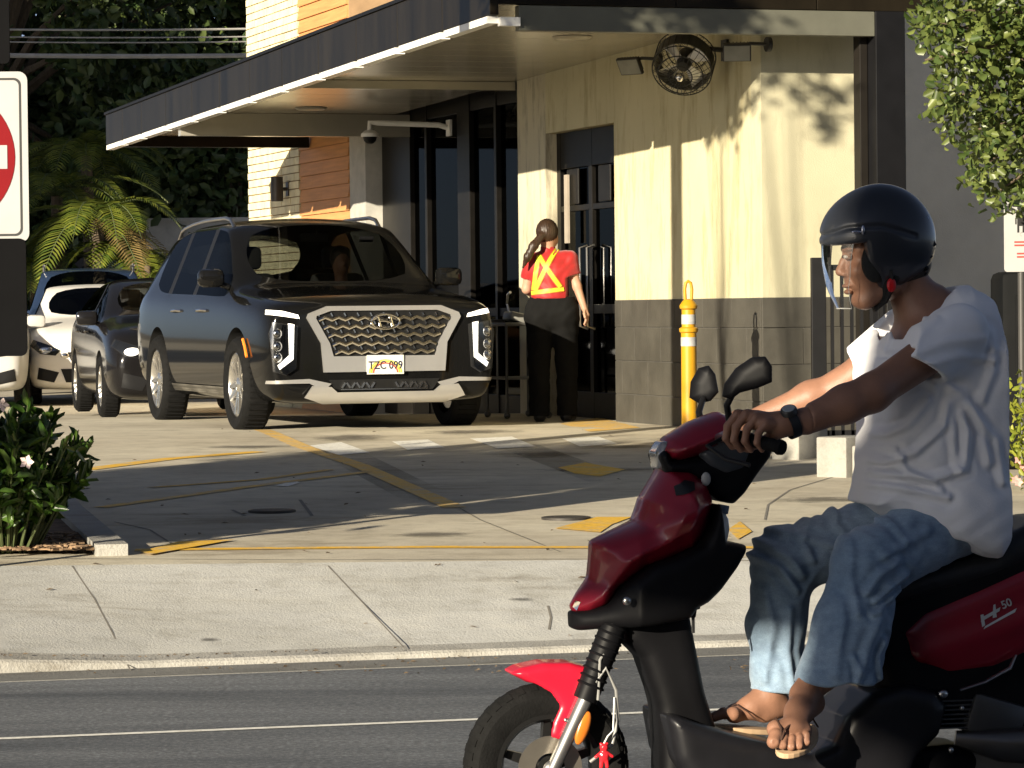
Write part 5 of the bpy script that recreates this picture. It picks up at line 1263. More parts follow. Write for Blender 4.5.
def strap(a, b, w, m, off, nm):
    a = Vector((wp(*a)[0], wp(*a)[2], 0)); b = Vector((wp(*b)[0], wp(*b)[2], 0)); t = (b-a).normalized(); s = Vector((-t.y, t.x, 0))*w/2
    patch(nm, bvw, [tuple((a-s)[:2]), tuple((b-s)[:2]), tuple((b+s)[:2]), tuple((a+s)[:2])], m, wk, 'y', -1, off, 3, th=-.004)
for a, b in (((533, 293), (576, 288)), ((537, 290), (560, 244)), ((540, 256), (562, 287)), ((540, 256), (535, 290))):
    strap(a, b, .044, m_ho, .006, 'harness_edge'); strap(a, b, .030, m_hv, .011, 'harness_strap')

# ================================================================== SCOOTER AND RIDER
SO = Vector((0, 8.85, 0)); SA = R_(12)
SM = Matrix.Translation(SO) @ Matrix.Rotation(SA, 4, 'Z'); SI = SM.inverted(); Sy = SM.to_3x3() @ Vector((0, 1, 0))
def S(px, py, ly=0.):
    q = SI @ onplane(px, py, SM @ Vector((0, ly, 0)), Sy); return (q.x, ly, q.z)
def SP(L, ly=0.): return [(S(x, y, ly)[0], S(x, y, ly)[2]) for x, y in L]
sco = thing('motor_scooter', 'dark red and black motor scooter ridden along the street', 'scooter', SO, SA)
def redpaint(name, c):
    m = mat(name, c, .32, var=.14, scale=3, coat=.35, spec=.4); return m
m_red = redpaint('metallic red panel', (.20, .006, .018)); m_gr = mat('grey black fairing', (.009, .009, .011), .4, var=.3, scale=5, coat=.1, spec=.3)
m_mb = mat('matt black fairing', (.005, .005, .006), .5, var=.3, spec=.15)
def panel(name, px, hw, m, h=.006, rnd=.03, y0=0., ly=0., extra=None, par=None, hwf=None, pil=0):
    P = SP(px, ly); xs = [p[0] for p in P]; zs = [p[1] for p in P]
    def f(X, Y, Z):
        w = hw if hwf is None else hwf(X, Z); a = s_poly(X[:, 0, :][:, None, :] if getattr(X, 'ndim', 1) == 3 and X.shape[1] > 1 else X, Z, P); w = w if not pil else .012+w*np.sqrt(np.clip(-a/pil+.02, 0, 1)); d = smax(a, np.abs(Y-y0)-w, rnd)
        return extra(X, Y, Z, d) if extra else d
    H = hw if hwf is None else .24
    o = implicit(name, f, (min(xs)-.02, y0-H-.03, min(zs)-.02), (max(xs)+.02, y0+H+.03, max(zs)+.02), h, m, par or sco)
    sm = o.modifiers.new('sm', 'SMOOTH'); sm.factor = .5; sm.iterations = 8; return o
xn = S(568, 620)[0]
SHELL = [(660, 466), (684, 467), (701, 478), (707, 500), (703, 528), (690, 550), (664, 561), (640, 570), (617, 590), (603, 607), (586, 614), (572, 612), (569, 606), (577, 592), (587, 578), (591, 541), (634, 521), (641, 498), (652, 480)]
xm = S(640, 530)
def hwsh(X, Z):
    w = .055+.75*np.clip(X-xn, 0, .16); return np.clip(w, .06, .185)
ridge = SP([(600, 545), (640, 527), (672, 512), (700, 500)]); ridge2 = SP([(612, 585), (640, 548), (668, 535)])
def seg2(X, Z, L):
    d = None
    for (ax, az), (bx, bz) in zip(L[:-1], L[1:]):
        dx, dz = bx-ax, bz-az; t = np.clip(((X-ax)*dx+(Z-az)*dz)/(dx*dx+dz*dz), 0, 1); e = (X-ax-t*dx)**2+(Z-az-t*dz)**2; d = e if d is None else np.minimum(d, e)
    return np.sqrt(d)
def exsh(X, Y, Z, d):
    c1 = seg2(X, Z, ridge); c2 = seg2(X, Z, ridge2); return d-.014*np.exp(-(c1/.022)**2)+.014*np.exp(-(c2/.03)**2)
shell = panel('front_shell', SHELL, .17, m_red, .006, .02, hwf=hwsh, extra=exsh, pil=.075)
bvs = bvh_of([shell])
patch('air_vent', bvs, SP([(662, 484), (672, 478), (681, 480), (679, 487), (668, 492), (662, 493)]), MATS['grille black'], shell, 'y', -1, .003, 2)
patch('air_vent', bvs, SP([(640, 573), (650, 563), (664, 559), (668, 563), (655, 570)]), MATS['grille black'], shell, 'y', -1, .003, 2)
patch('front_badge', bvs, SP([(571, 606), (574, 600), (577, 601), (574, 609)]), chrome, shell, 'y', -1, .003, 1)
def hwl(X, Z): return np.clip(.04+.9*np.clip(X-xn, 0, .2), .03, .178)
LEG = [(705, 497), (709, 516), (711, 538), (731, 541), (731, 548), (722, 564), (706, 586), (694, 598), (683, 604), (676, 614), (640, 621), (604, 625), (576, 630), (569, 627), (568, 611), (586, 608), (602, 602), (615, 583), (640, 562), (664, 553), (688, 541), (699, 520)]
leg = panel('leg_shield', LEG, .178, m_mb, .006, .04, hwf=hwl)
o = M(); q = Vector(S(627, 601, -.185)); o.ball(q, (.012, .008, .012)); o.build('bolt', satin, leg, smooth=True)
COLM = [(612, 615), (683, 603), (690, 640), (700, 690), (712, 728), (735, 745), (760, 800), (655, 800), (655, 745), (652, 706), (648, 690), (636, 656), (620, 640)]
panel('front_column', COLM, .085, m_mb, .007, .05)
LOW = [(668, 716), (680, 716), (700, 724), (735, 734), (770, 742), (812, 754), (835, 744), (848, 716), (872, 694), (905, 684), (935, 690), (948, 706), (940, 735), (918, 757), (905, 800), (700, 800), (676, 760)]
lowr = panel('floorboard', LOW, .175, m_gr, .007, .05, ly=-.15)
panel('underfloor', [(690, 760), (950, 740), (1000, 760), (990, 840), (760, 840)], .10, m_mb, .010, .03)
UND = [(835, 612), (872, 596), (905, 580), (975, 550), (1040, 530), (1200, 515), (1225, 535), (1180, 600), (1080, 670), (1010, 715), (950, 722), (900, 705), (868, 690), (858, 655), (852, 630)]
panel('seat_base', UND, .135, m_mb, .009, .06)
SEAT = [(840, 605), (850, 584), (900, 566), (975, 549), (1000, 529), (1025, 516), (1150, 506), (1185, 512), (1165, 530), (1050, 546), (975, 578), (905, 598), (860, 608)]
panel('seat', SEAT, .145, mat('black vinyl', (.014, .014, .015), .45, bump=.1, bscale=160), .008, .06)
SIDE = [(878, 628), (905, 603), (960, 580), (1030, 548), (1120, 536), (1190, 540), (1180, 560), (1120, 600), (1024, 648), (978, 668), (930, 674), (902, 660)]
side = panel('side_panel', SIDE, .150, m_red, .007, .07, extra=lambda X, Y, Z, d: d-.012*np.exp(-(seg2(X, Z, SP([(900, 650), (980, 625), (1100, 570)]))/.03)**2))
# pale emblem on the side panel (strokes, an underline and 50)
bvp = bvh_of([side]); m_em = mat('silver decal', (.52, .54, .55), .35, .3)
for L in ([(980, 622), (982, 617), (1000, 607), (999, 611)], [(982, 629), (984, 626), (1016, 608), (1014, 612)], [(992, 618), (993, 605), (995, 604), (996, 617)], [(981, 627), (980, 615), (983, 614), (984, 625)]):
    patch('emblem_stroke', bvp, SP(L, -.15), m_em, side, 'y', -1, .003, 1)
q = Vector(S(1007, 604, -.158)); q.y = -.162
h_ = bvp.ray_cast(Vector((q.x, -2, q.z)), Vector((0, 1, 0)))[0]
text('50', .030, m_em, side, (q.x, (h_.y if h_ else -.165)-.004, q.z), (R_(90), R_(-22), 0), 'emblem_digits', .001)
# handlebar cowl
cow = panel('handlebar_cowl', [(656, 450), (664, 437), (688, 422), (716, 411), (732, 417), (738, 430), (726, 444), (700, 456), (678, 462), (663, 461)], .125, m_red, .006, .02, pil=.05)
panel('headlamp', [(654, 468), (652, 452), (658, 441), (666, 440), (664, 455), (662, 470)], .06, mat('headlamp lens', (.25, .25, .25), .1, .3, coat=.5), .005, .03)
panel('handlebar_lower', [(653, 455), (660, 447), (664, 460), (700, 455), (728, 440), (752, 432), (766, 440), (764, 455), (750, 474), (738, 492), (727, 503), (712, 500), (698, 488), (682, 474), (660, 474)], .095, m_mb, .006, .04)
panel('instrument_cover', [(690, 452), (712, 434), (732, 428), (746, 440), (735, 468), (716, 474), (700, 466)], .105, mat('blue grey plastic', (.045, .05, .058), .35, var=.2), .006, .03)
k = M(); k.ball(S(706, 479, -.11), (.013, .008, .018)); k.build('switch', mat('grey button', (.4, .4, .38), .5), sco, smooth=True)
k = M(); k.ball(S(718, 440, -.11), (.045, .008, .012)); 
bar = M(); bar.tube([S(700, 447, .40), S(705, 447, .2), S(715, 446, 0), S(718, 438, -.12), S(728, 434, -.22)], .012, 10); bar.build('handlebar', satin, sco, smooth=True)
G0, G1 = Vector(S(727, 434, -.20)), Vector(S(779, 447, -.335))
for a, b, nm in ((G0, G1, 0), (Vector(S(702, 434, .24)), Vector(S(740, 436, .38)), 1)):
    k = M(); n_ = 14; k.tube([a.lerp(b, i/n_) for i in range(n_+1)], [.0165 if i % 2 else .0180 for i in range(n_+1)], 14); d = (b-a).normalized(); k.cyl(b, b+d*.012, .021, .019, 14); k.build('grip', rubber, sco, smooth=True)
    k = M(); p0 = a+Vector((-.01, 0, -.01)); k.tube([p0, p0+Vector((-.045, -.01, -.02)), p0+Vector((-.02, -.09 if nm == 0 else .09, -.05)), p0+Vector((.03, -.14 if nm == 0 else .14, -.065))], .006, 8); k.build('brake_lever', black_plastic, sco, smooth=True)
def mirr(px, ly, st, glass, nm):
    P = SP(px, ly); cx = sum(p[0] for p in P)/len(P); cz = sum(p[1] for p in P)/len(P)
    def f(X, Y, Z): a = s_poly(X, Z, P); yy = Y-ly; return smax(a, np.abs(yy+(X-cx)*.5)-.024, .03)
    xs = [p[0] for p in P]; zs = [p[1] for p in P]
    o = implicit('mirror', f, (min(xs)-.01, ly-.08, min(zs)-.01), (max(xs)+.01, ly+.08, max(zs)+.01), .004, m_mb, sco)
    k = M(); k.tube(st, [.010, .009, .008], 10); k.build('mirror_stem', black_plastic, o, smooth=True)
    k = M(); Q = [Vector(S(x, y, ly-.0)) for x, y in glass]; k.prism(Q, (.006, .012, 0)); k.build('mirror_glass', chrome, o); return o
mirr([(725, 397), (727, 384), (737, 368), (751, 357), (763, 356), (769, 366), (769, 382), (757, 388), (741, 393), (733, 400)], -.26, [S(730, 424, -.2), S(727, 405, -.22), S(735, 390, -.25)], [(762, 359), (768, 367), (768, 381), (764, 384)], 0)
mirr([(691, 398), (692, 382), (699, 368), (708, 365), (714, 374), (717, 392), (710, 401), (700, 404)], .28, [S(702, 428, .2), S(699, 412, .22), S(704, 396, .27)], [(706, 372), (713, 377), (716, 392), (713, 397)], 1)
# front wheel, fork, fender
WC = Vector(S(546, 766)); RW = .2185
k = M(); prof = [(.135, -.040), (.165, -.052), (.190, -.050), (.207, -.034), (RW, -.012), (RW, .012), (.207, .034), (.190, .050), (.165, .052), (.135, .040), (.135, -.040)]
k.lathe((0, 0, 0), (0, 1, 0), prof, 64)
for i in range(36):
    for s in (1, -1):
        a = 2*PI*(i+.5*(s > 0))/36; c = Vector((math.cos(a), 0, math.sin(a))); k.box(c*.2085+Vector((0, s*.024, 0)), (.010, .026, .020), Matrix.Rotation(-a, 3, 'Y') @ Matrix.Rotation(s*.5, 3, 'Z'))
        c2 = Vector((math.cos(a+.05), 0, math.sin(a+.05))); k.box(c2*.192+Vector((0, s*.044, 0)), (.018, .006, .012), Matrix.Rotation(-a, 3, 'Y') @ Matrix.Rotation(-s*.5, 3, 'Z'))
def scwheel(nm, loc):
    t = k.build(nm, rubber, sco, smooth=True, auto=30); t.location = loc
    r = M(); r.lathe((0, 0, 0), (0, 1, 0), [(.140, -.042), (.128, -.042), (.118, -.02), (.118, .02), (.128, .042), (.140, .042)], 48); r.lathe((0, 0, 0), (0, 1, 0), [(0, -.045), (.032, -.045), (.036, -.03), (.036, .03), (.032, .045), (0, .045)], 20)
    for i in range(5):
        a = 2*PI*i/5+.3; d = Vector((math.cos(a), 0, math.sin(a))); s = Vector((-d.z, 0, d.x)); r.prism([d*.03-s*.016-Vector((0, .015, 0)), d*.122-s*.010-Vector((0, .015, 0)), d*.122+s*.010-Vector((0, .015, 0)), d*.03+s*.016-Vector((0, .015, 0))], (0, .03, 0))
    r.build('rim', mat('black alloy', (.018, .018, .018), .35, .4), t, smooth=True)
    r = M(); r.lathe((0, -.052, 0), (0, 1, 0), [(.04, 0), (.085, 0), (.085, .004), (.04, .004), (.04, 0)], 40); r.build('brake_disc', mat('disc steel', (.42, .38, .32), .35, .9), t, smooth=True); return t
scwheel('wheel', WC); RWC = Vector(S(1052, 778)); 
kk = k; scwheel('wheel', RWC)
FEN = [(511, 674), (522, 668), (545, 663), (572, 663), (592, 668), (597, 682), (592, 697), (583, 722), (574, 741), (561, 743), (547, 739), (550, 722), (557, 706), (549, 695), (532, 685)]
def exf(X, Y, Z, d):
    r = np.sqrt((X-WC.x)**2+(Z-WC.z)**2); return smax(d, -smax(r-(RW+.010), np.abs(Y)-.058, .01), .008)
fen = panel('fender', FEN, .072, redpaint('bright red fender', (.55, .012, .035)), .0045, .03, ly=-.06, extra=exf)
k = M(); k.ball(S(566, 720, -.079), (.006, .004, .006)); k.build('bolt', satin, fen, smooth=True)
for s in (1, -1):
    k = M(); A = Vector(S(617, 618, s*.085)); B = Vector(S(585, 700, s*.085)); k.tube([A, A.lerp(B, .25), B], [.032, .035, .032], 14)
    for i in range(9): c = A.lerp(B, .1+i*.09); k.ring(c, (B-A), .034, .004, 18, 6)
    fk = k.build('fork', m_mb, sco, smooth=True); C_ = WC+Vector((0, s*.078, 0)); k = M(); k.tube([B, C_+Vector((-.0, 0, 0))], [.020, .018], 12); k.ball(C_, (.026, .014, .026)); k.build('fork_leg', mat('cast alloy', (.20, .20, .20), .45, .8), fk, smooth=True)
k = M(); q = Vector(S(583, 728, -.095)); rt = Matrix.Rotation(R_(-20), 3, 'Y'); k.ball((0, 0, 0), (.017, .008, .046)); k.v = [tuple(rt.inverted() @ Vector(v)+q) for v in k.v]; k.build('amber_reflector', mat('amber reflector', (.55, .16, .02), .25), sco, smooth=True)
k = M(); k.tube([S(590, 690, -.11), S(606, 668, -.12), S(616, 690, -.12), S(618, 720, -.11), S(612, 745, -.11), S(590, 762, -.1)], .0045, 8); k.tube([S(612, 640, -.1), S(600, 660, -.12), S(598, 700, -.11)], .004, 8); k.build('brake_cable', mat('grey cable', (.25, .25, .24), .4), sco, smooth=True)
# engine, exhaust and small metal parts at the back
k = M(); k.tube([S(955, 738, -.12), S(1000, 745, -.15), S(1060, 745, -.16), S(1130, 730, -.17)], [.02, .045, .055, .05], 18); k.build('exhaust', mat('exhaust steel', (.16, .15, .14), .3, .9), sco, smooth=True)
k = M(); k.box(S(985, 715, -.05), (.16, .2, .11), Matrix.Rotation(.3, 3, 'Y'), .02); k.cyl(S(1000, 760, -.12), S(1000, 760, .1), .075, n=20); k.box(S(1055, 770, -.09), (.30, .07, .12), None, .03)
for i in range(7): k.box(Vector(S(945, 712, -.05))+Vector((.0, 0, -.006*i*2+.04)), (.11, .18, .004))
k.build('engine', mat('engine casting', (.09, .09, .09), .4, .7), sco, smooth=True)
k = M(); k.tube([S(960, 690, -.155), S(985, 682, -.16), S(1010, 668, -.165), S(1016, 655, -.16)], [.008, .010, .011, .006], 8, flat=.5); k.ball(S(943, 694, -.15), (.015, .01, .012)); k.ball(S(962, 708, -.16), .006); k.ball(S(951, 750, -.16), .008); k.build('side_bracket', satin, sco, smooth=True)
k = M(); A = Vector(S(1045, 660, -.12)); B = Vector(S(1062, 740, -.13)); k.tube([A, B], .012, 8)
for i in range(10): k.ring(A.lerp(B, .1+i*.08), B-A, .026, .005, 16, 6)
k.build('rear_shock', satin, sco, smooth=True)
panel('rear_fender', [(1080, 640), (1150, 640), (1190, 720), (1180, 750), (1165, 745), (1150, 690), (1100, 660)], .07, m_mb, .009, .02)
k = M(); k.box(S(1188, 560, 0), (.03, .18, .07), None, .01); k.build('tail_lamp', mat('tail lamp red', (.45, .01, .01), .2, coat=.5), sco, smooth=True)
# keyring, bottle, toy
kp = Vector(S(691, 592, -.14)); t = thing('key_ring', 'black key and fob dangling below the scooter front panel', 'keys', SM @ kp, SA); t.scale = (1.25, 1.25, 1.15)
k = M(); k.ring((0, 0, -.006), (0, 1, 0), .012, .0015, 20, 6); k.build('ring', chrome, t, smooth=True); k = M(); k.tube([(0, 0, -.012), (.002, 0, -.022)], .002, 6); k.box((.0, 0, -.040), (.024, .010, .036), Matrix.Rotation(.15, 3, 'Y'), .004); k.box((.012, 0, -.030), (.010, .008, .02), Matrix.Rotation(-.3, 3, 'Y'), .002); k.build('fob', black_plastic, t, smooth=True)
k = M(); k.box((.004, 0, -.075), (.007, .003, .036), None, .001); k.build('key_blade', mat('dark key steel', (.08, .08, .08), .4, .8), t)
bp_ = Vector(S(718, 535, -.10)); t = thing('water_bottle', 'clear plastic bottle with a blue-grey cap standing in the pocket behind the front panel', 'bottle', SM @ bp_, SA)
rt = Matrix.Rotation(R_(14), 4, 'Y'); k = M(); k.lathe((0, 0, 0), (.2, 0, .98), [(0, -.06), (.026, -.055), (.027, .02), (.020, .045), (.012, .055), (.012, .06), (0, .06)], 20); k.build('body', mat('bottle plastic', (.62, .63, .60), .15, spec=.6), t, smooth=True)
k = M(); k.lathe(Vector((.2, 0, .98))*.058, (.2, 0, .98), [(0, .022), (.015, .022), (.016, .018), (.016, 0), (0, 0)], 20); k.build('cap', mat('cap blue grey', (.12, .15, .19), .4), t, smooth=True)
tp = Vector(S(604, 752, -.13)); t = thing('toy_charm', 'small glossy red toy figure hanging beside the scooter fork', 'charm', SM @ tp, SA)
def ftoy(X, Y, Z):
    d = s_ell(X, Y, Z, (0, 0, .012), (.011, .010, .011)); d = smin(d, s_ell(X, Y, Z, (0, 0, -.010), (.013, .010, .015)), .004)
    for s in (1, -1): d = smin(d, s_cap(X, Y, Z, (s*.008, 0, -.002), (s*.022, 0, -.012), .0045, .004), .003); d = smin(d, s_cap(X, Y, Z, (s*.006, 0, -.02), (s*.008, 0, -.038), .0055, .005), .003); d = smin(d, s_ell(X, Y, Z, (s*.008, 0, .021), (.004, .003, .004)), .002)
    return d
implicit('figure', ftoy, (-.03, -.016, -.048), (.03, .016, .03), .002, mat('glossy toy red', (.65, .02, .03), .2, coat=.6), t)
k = M(); k.tube([(0, 0, .022), (.01, 0, .04), (.025, 0, .055), (.03, .005, .14)], .0022, 6); k.build('cord', white_paint, t, smooth=True)

# ------------------------------------------------------------------ rider
rid = thing('person', 'rider in white T-shirt and faded jeans seated on the red scooter', 'person', SO, SA)
TEE = [(944, 287), (965, 285), (986, 299), (1000, 325), (1008, 370), (1010, 420), (1006, 470), (999, 508), (980, 552), (940, 537), (905, 512), (862, 503), (868, 470), (871, 430), (869, 400), (868, 372), (878, 340), (890, 312), (905, 318), (928, 306)]
TP = SP(TEE); SKP = SP([(905, 300), (940, 286), (975, 305), (992, 345), (998, 420), (985, 520), (930, 530), (885, 500), (884, 440), (882, 380), (895, 335)])
def rhw(Z): return np.interp(Z, [.62, .80, 1.0, 1.2, 1.32, 1.42, 1.5], [.175, .175, .165, .185, .185, .13, .09])
nz = np.interp
def hwz(Z, inset=0.): return np.interp(np.asarray(Z).ravel(), [.62, .80, 1.0, 1.2, 1.30, 1.40, 1.5], [.175, .180, .170, .185, .18, .12, .08]).reshape(np.shape(Z))-inset
def s_poly_b(X, Y, Z, P):
    if getattr(X, 'ndim', 1) == 3: return s_poly(X[:, 0, :][:, None, :], Z[0][None], P)
    return s_poly(X, Z, P)
SHN, SHF = S(960, 333, -.165), S(905, 333, .17)
EL, WR = S(872, 393, -.275), S(797, 424, -.295)
ELF, WRF = S(842, 386, .26), S(752, 420, .33)
def fr_body(X, Y, Z):
    d = smax(s_poly_b(X, Y, Z, SKP), np.abs(Y)-hwz(Z, .022), .10)
    d = smin(d, s_chain(X, Y, Z, [S(938, 325, 0), S(915, 298, 0), S(900, 268, 0)], [.068, .056, .056], .03), .04)
    d = smin(d, s_chain(X, Y, Z, [SHN, EL, tuple(Vector(EL).lerp(Vector(WR), .35)), WR], [.056, .046, .046, .035], .03), .05)
    d = smin(d, s_chain(X, Y, Z, [SHF, ELF, tuple(Vector(ELF).lerp(Vector(WRF), .35)), WRF], [.054, .043, .042, .028], .03), .05)
    d = smin(d, s_chain(X, Y, Z, [S(945, 520, -.09), S(868, 562, -.185), S(846, 640, -.215), S(824, 672, -.222), S(812, 688, -.232)], [.09, .062, .048, .040, .035], .03), .05)
    d = smin(d, s_chain(X, Y, Z, [S(935, 515, .09), S(785, 560, .08), S(776, 640, .08), S(772, 694, .07)], [.09, .062, .044, .036], .03), .05)
    return d
def fr_head(X, Y, Z):
    d = s_ell(X, Y, Z, S(888, 240, 0), (.096, .076, .098)); d = smin(d, s_ell(X, Y, Z, S(867, 268, 0), (.060, .062, .088)), .03)
    d = smin(d, s_ell(X, Y, Z, S(855, 248, 0), (.028, .056, .03)), .02)                     # brow
    for s in (1, -1):
        d = smin(d, s_cap(X, Y, Z, S(845, 249, s*.016), S(850, 248, s*.046), .009, .007), .012)
        d = smin(d, s_ell(X, Y, Z, S(858, 271, s*.040), (.022, .020, .018)), .018)            # cheek
        d = smin(d, s_cap(X, Y, Z, S(866, 303, s*.022), S(893, 286, s*.056), .016, .018), .03)  # jaw
        d = smax(d, -s_ell(X, Y, Z, S(844, 255.5, s*.033), (.016, .018, .010)), .010)
        d = smin(d, s_ell(X, Y, Z, S(848, 256.5, s*.033), (.011, .012, .010)), .003)        # lids
    d = smin(d, s_chain(X, Y, Z, [S(847, 253, 0), S(843, 262, 0), S(840, 271.5, 0)], [.008, .009, .0125], .006), .012)
    for s in (1, -1): d = smin(d, s_ell(X, Y, Z, S(845, 274, s*.013), (.011, .008, .0075)), .006)
    d = smin(d, s_ell(X, Y, Z, S(852, 281, 0), (.018, .030, .020)), .012)
    d = smin(d, s_ell(X, Y, Z, S(846.5, 286, 0), (.010, .022, .006)), .004); d = smin(d, s_ell(X, Y, Z, S(848, 292, 0), (.010, .020, .007)), .004)
    d = smax(d, -s_cap(X, Y, Z, S(842, 289, 0), S(852, 290, -.030), .0018, .0015), .003); d = smax(d, -s_cap(X, Y, Z, S(842, 289, 0), S(852, 290, .030), .0018, .0015), .003)
    d = smin(d, s_ell(X, Y, Z, S(859, 301, 0), (.020, .024, .018)), .015)
    d = smax(d, -s_cap(X, Y, Z, S(850, 278, -.026), S(858, 292, -.040), .002, .002), .008)    # nasolabial crease
    return smin(d, s_cap(X, Y, Z, S(896, 275, 0), S(918, 300, 0), .052, .056), .03)
FK = [(738, 414, -.245), (747, 414, -.268), (757, 417, -.290), (767, 423, -.312)]
def fr_hand(X, Y, Z):
    W_ = Vector(WR); d = s_cap(X, Y, Z, S(806, 421, -.292), S(782, 424, -.292), .036, .030)
    d = smin(d, s_cap(X, Y, Z, S(784, 424, -.292), S(758, 420, -.272), .027, .024, ), .02)
    d = smin(d, s_cap(X, Y, Z, S(747, 417, -.25), S(766, 425, -.305), .017, .017), .02)
    for i, (a, b, ly) in enumerate(FK):
        L = (1., 1.08, 1.0, .82)[i]; r = (.0105, .0108, .0102, .009)[i]
        p0 = S(a+6, b+1, ly); p1 = S(a-1, b+1, ly-.002); p2 = S(a-1-9*L, b+12*L, ly+.001); p3 = S(a-1-11*L, b+24*L, ly+.008); p4 = S(a-1-5*L, b+33*L, ly+.018)
        d = smin(d, s_chain(X, Y, Z, [p0, p1, p2, p3, p4], [r*1.05, r*1.12, r*1.02, r*.95, r*.78], .004), .0045)
    d = smin(d, s_chain(X, Y, Z, [S(780, 432, -.285), S(762, 442, -.262), S(748, 448, -.245), S(738, 446, -.238)], [.016, .013, .011, .009], .006), .010)
    for a, b, ly in FK: d = smin(d, s_ell(X, Y, Z, S(a+1, b-2.5, ly), (.010, .009, .006)), .006)
    return d
def fr_hand2(X, Y, Z):
    W_ = Vector(WRF); a = Vector(S(738, 418, .31)); d = s_cap(X, Y, Z, tuple(W_), tuple(a), .026, .024)
    for i in range(4):
        ly = .28+.022*i; p = [S(730+3*i, 416, ly), S(720+3*i, 426, ly), S(721+3*i, 440, ly), S(728+3*i, 446, ly)]; d = smin(d, s_chain(X, Y, Z, p, [.0105, .010, .0095, .008], .004), .006)
    return smin(d, s_chain(X, Y, Z, [tuple(W_), S(742, 436, .29), S(728, 444, .27)], [.015, .012, .009], .005), .010)
# near foot points out to the road side, toes towards the viewer
def fr_foot(X, Y, Z):
    d = s_chain(X, Y, Z, [S(813, 674, -.225), S(806, 694, -.240), S(798, 712, -.285), S(792, 726, -.325)], [.034, .033, .032, .028], .02)
    d = smin(d, s_cap(X, Y, Z, S(812, 703, -.205), S(803, 712, -.26), .034, .030), .025)
    d = smin(d, s_cap(X, Y, Z, S(776, 729, -.335), S(804, 731, -.325), .024, .021), .022)
    d = smin(d, s_ell(X, Y, Z, S(816, 694, -.235), (.014, .016, .016)), .02); d = smin(d, s_ell(X, Y, Z, S(796, 693, -.245), (.012, .014, .015)), .02)
    for i, (x0, y0, x1, y1, r, L) in enumerate(((778, 732, 773.5, 742, .0175, -.372), (785, 734, 782.5, 745, .0118, -.374), (792.5, 735, 791, 746.5, .0112, -.373), (799.5, 734, 799, 745.5, .0108, -.368), (806, 732, 806.5, 742, .0102, -.358))):
        d = smin(d, s_chain(X, Y, Z, [S(x0, y0-2, -.330), S((x0+x1)/2, (y0+y1)/2-2.0, (L-.335)/2-.004), S(x1, y1, L)], [r*1.0, r*.95, r], .004), .0035)
        d = smax(d, -s_ell(X, Y, Z, (S(x1-1, y1-2.2, L)[0], L-r*.95, S(x1, y1-1.5, L)[2]), (r*.55, .0022, r*.6)), .001)
    return d
def fr_foot2(X, Y, Z):
    d = s_chain(X, Y, Z, [S(772, 682, .075), S(768, 697, .07), S(752, 707, .06), S(735, 713, .055)], [.040, .040, .030, .024], .02)
    d = smin(d, s_cap(X, Y, Z, S(780, 706, .075), S(765, 712, .07), .032, .028), .025); d = smin(d, s_cap(X, Y, Z, S(733, 714, .02), S(735, 714, .085), .019, .017), .02)
    for i, (L, y_, r) in enumerate(((714, .015, .0145), (716, .038, .0095), (718, .055, .009), (721, .070, .0086), (725, .084, .008))):
        d = smin(d, s_chain(X, Y, Z, [S(733, 714, y_*.9+.005), S((733+L)/2, 713, y_), S(L, 717, y_)], [r*1.05, r, r*.92], .004), .005)
    return d
def bb(pts, m): 
    a = np.array(pts); return tuple(a.min(0)-m), tuple(a.max(0)+m)
m_skr = mat('tanned skin', (.27, .138, .088), .48, var=.14, scale=16, bump=.12, bscale=220)
B1 = bb([S(1010, 290, -.3), S(760, 700, .38), S(890, 270, -.35)], .06)
B2 = bb([S(835, 225, -.09), S(935, 312, .09)], .03); B3 = bb([S(722, 405, -.35), S(812, 455, -.21)], .03); B4 = bb([S(712, 405, .22), S(770, 455, .38)], .03); B5 = bb([S(765, 672, -.41), S(835, 755, -.16)], .03); B6 = bb([S(705, 675, -.02), S(800, 728, .12)], .03)
joined('body', [snet(fr_body, *B1, .009), snet(fr_head, *B2, .0034), snet(fr_hand, *B3, .0032), snet(fr_hand2, *B4, .005), snet(fr_foot, *B5, .0032), snet(fr_foot2, *B6, .004)], m_skr, rid)
# eyes and brows
for s in (1, -1):
    k = M(); c = Vector(S(847.5, 256.5, s*.033)); k.ball(c+Vector((-.0035, 0, -.001)), (.0105, .0115, .0062), 14, 10); e = k.build('eye', mat('eye white', (.55, .50, .45), .25), rid, smooth=True)
    k = M(); k.ball(c+Vector((-.012, -.001, -.001)), (.0035, .0045, .0045), 12, 8); k.build('iris', mat('dark iris', (.02, .012, .008), .15), e, smooth=True)
    k = M(); k.tube([S(843.5, 249, s*.016), S(845, 247, s*.032), S(852, 247.5, s*.050)], [.004, .005, .003], 8, flat=.6); k.build('eyebrow', m_hair, rid, smooth=True)
# hair at the nape
def fnape(X, Y, Z): return np.maximum(s_ell(X, Y, Z, S(900, 262, 0), (.085, .078, .075)), -s_ell(X, Y, Z, S(868, 262, 0), (.07, .10, .10)))
implicit('hair', fnape, *bb([S(880, 240, -.08), S(935, 300, .08)], .01), .006, m_hair, rid)
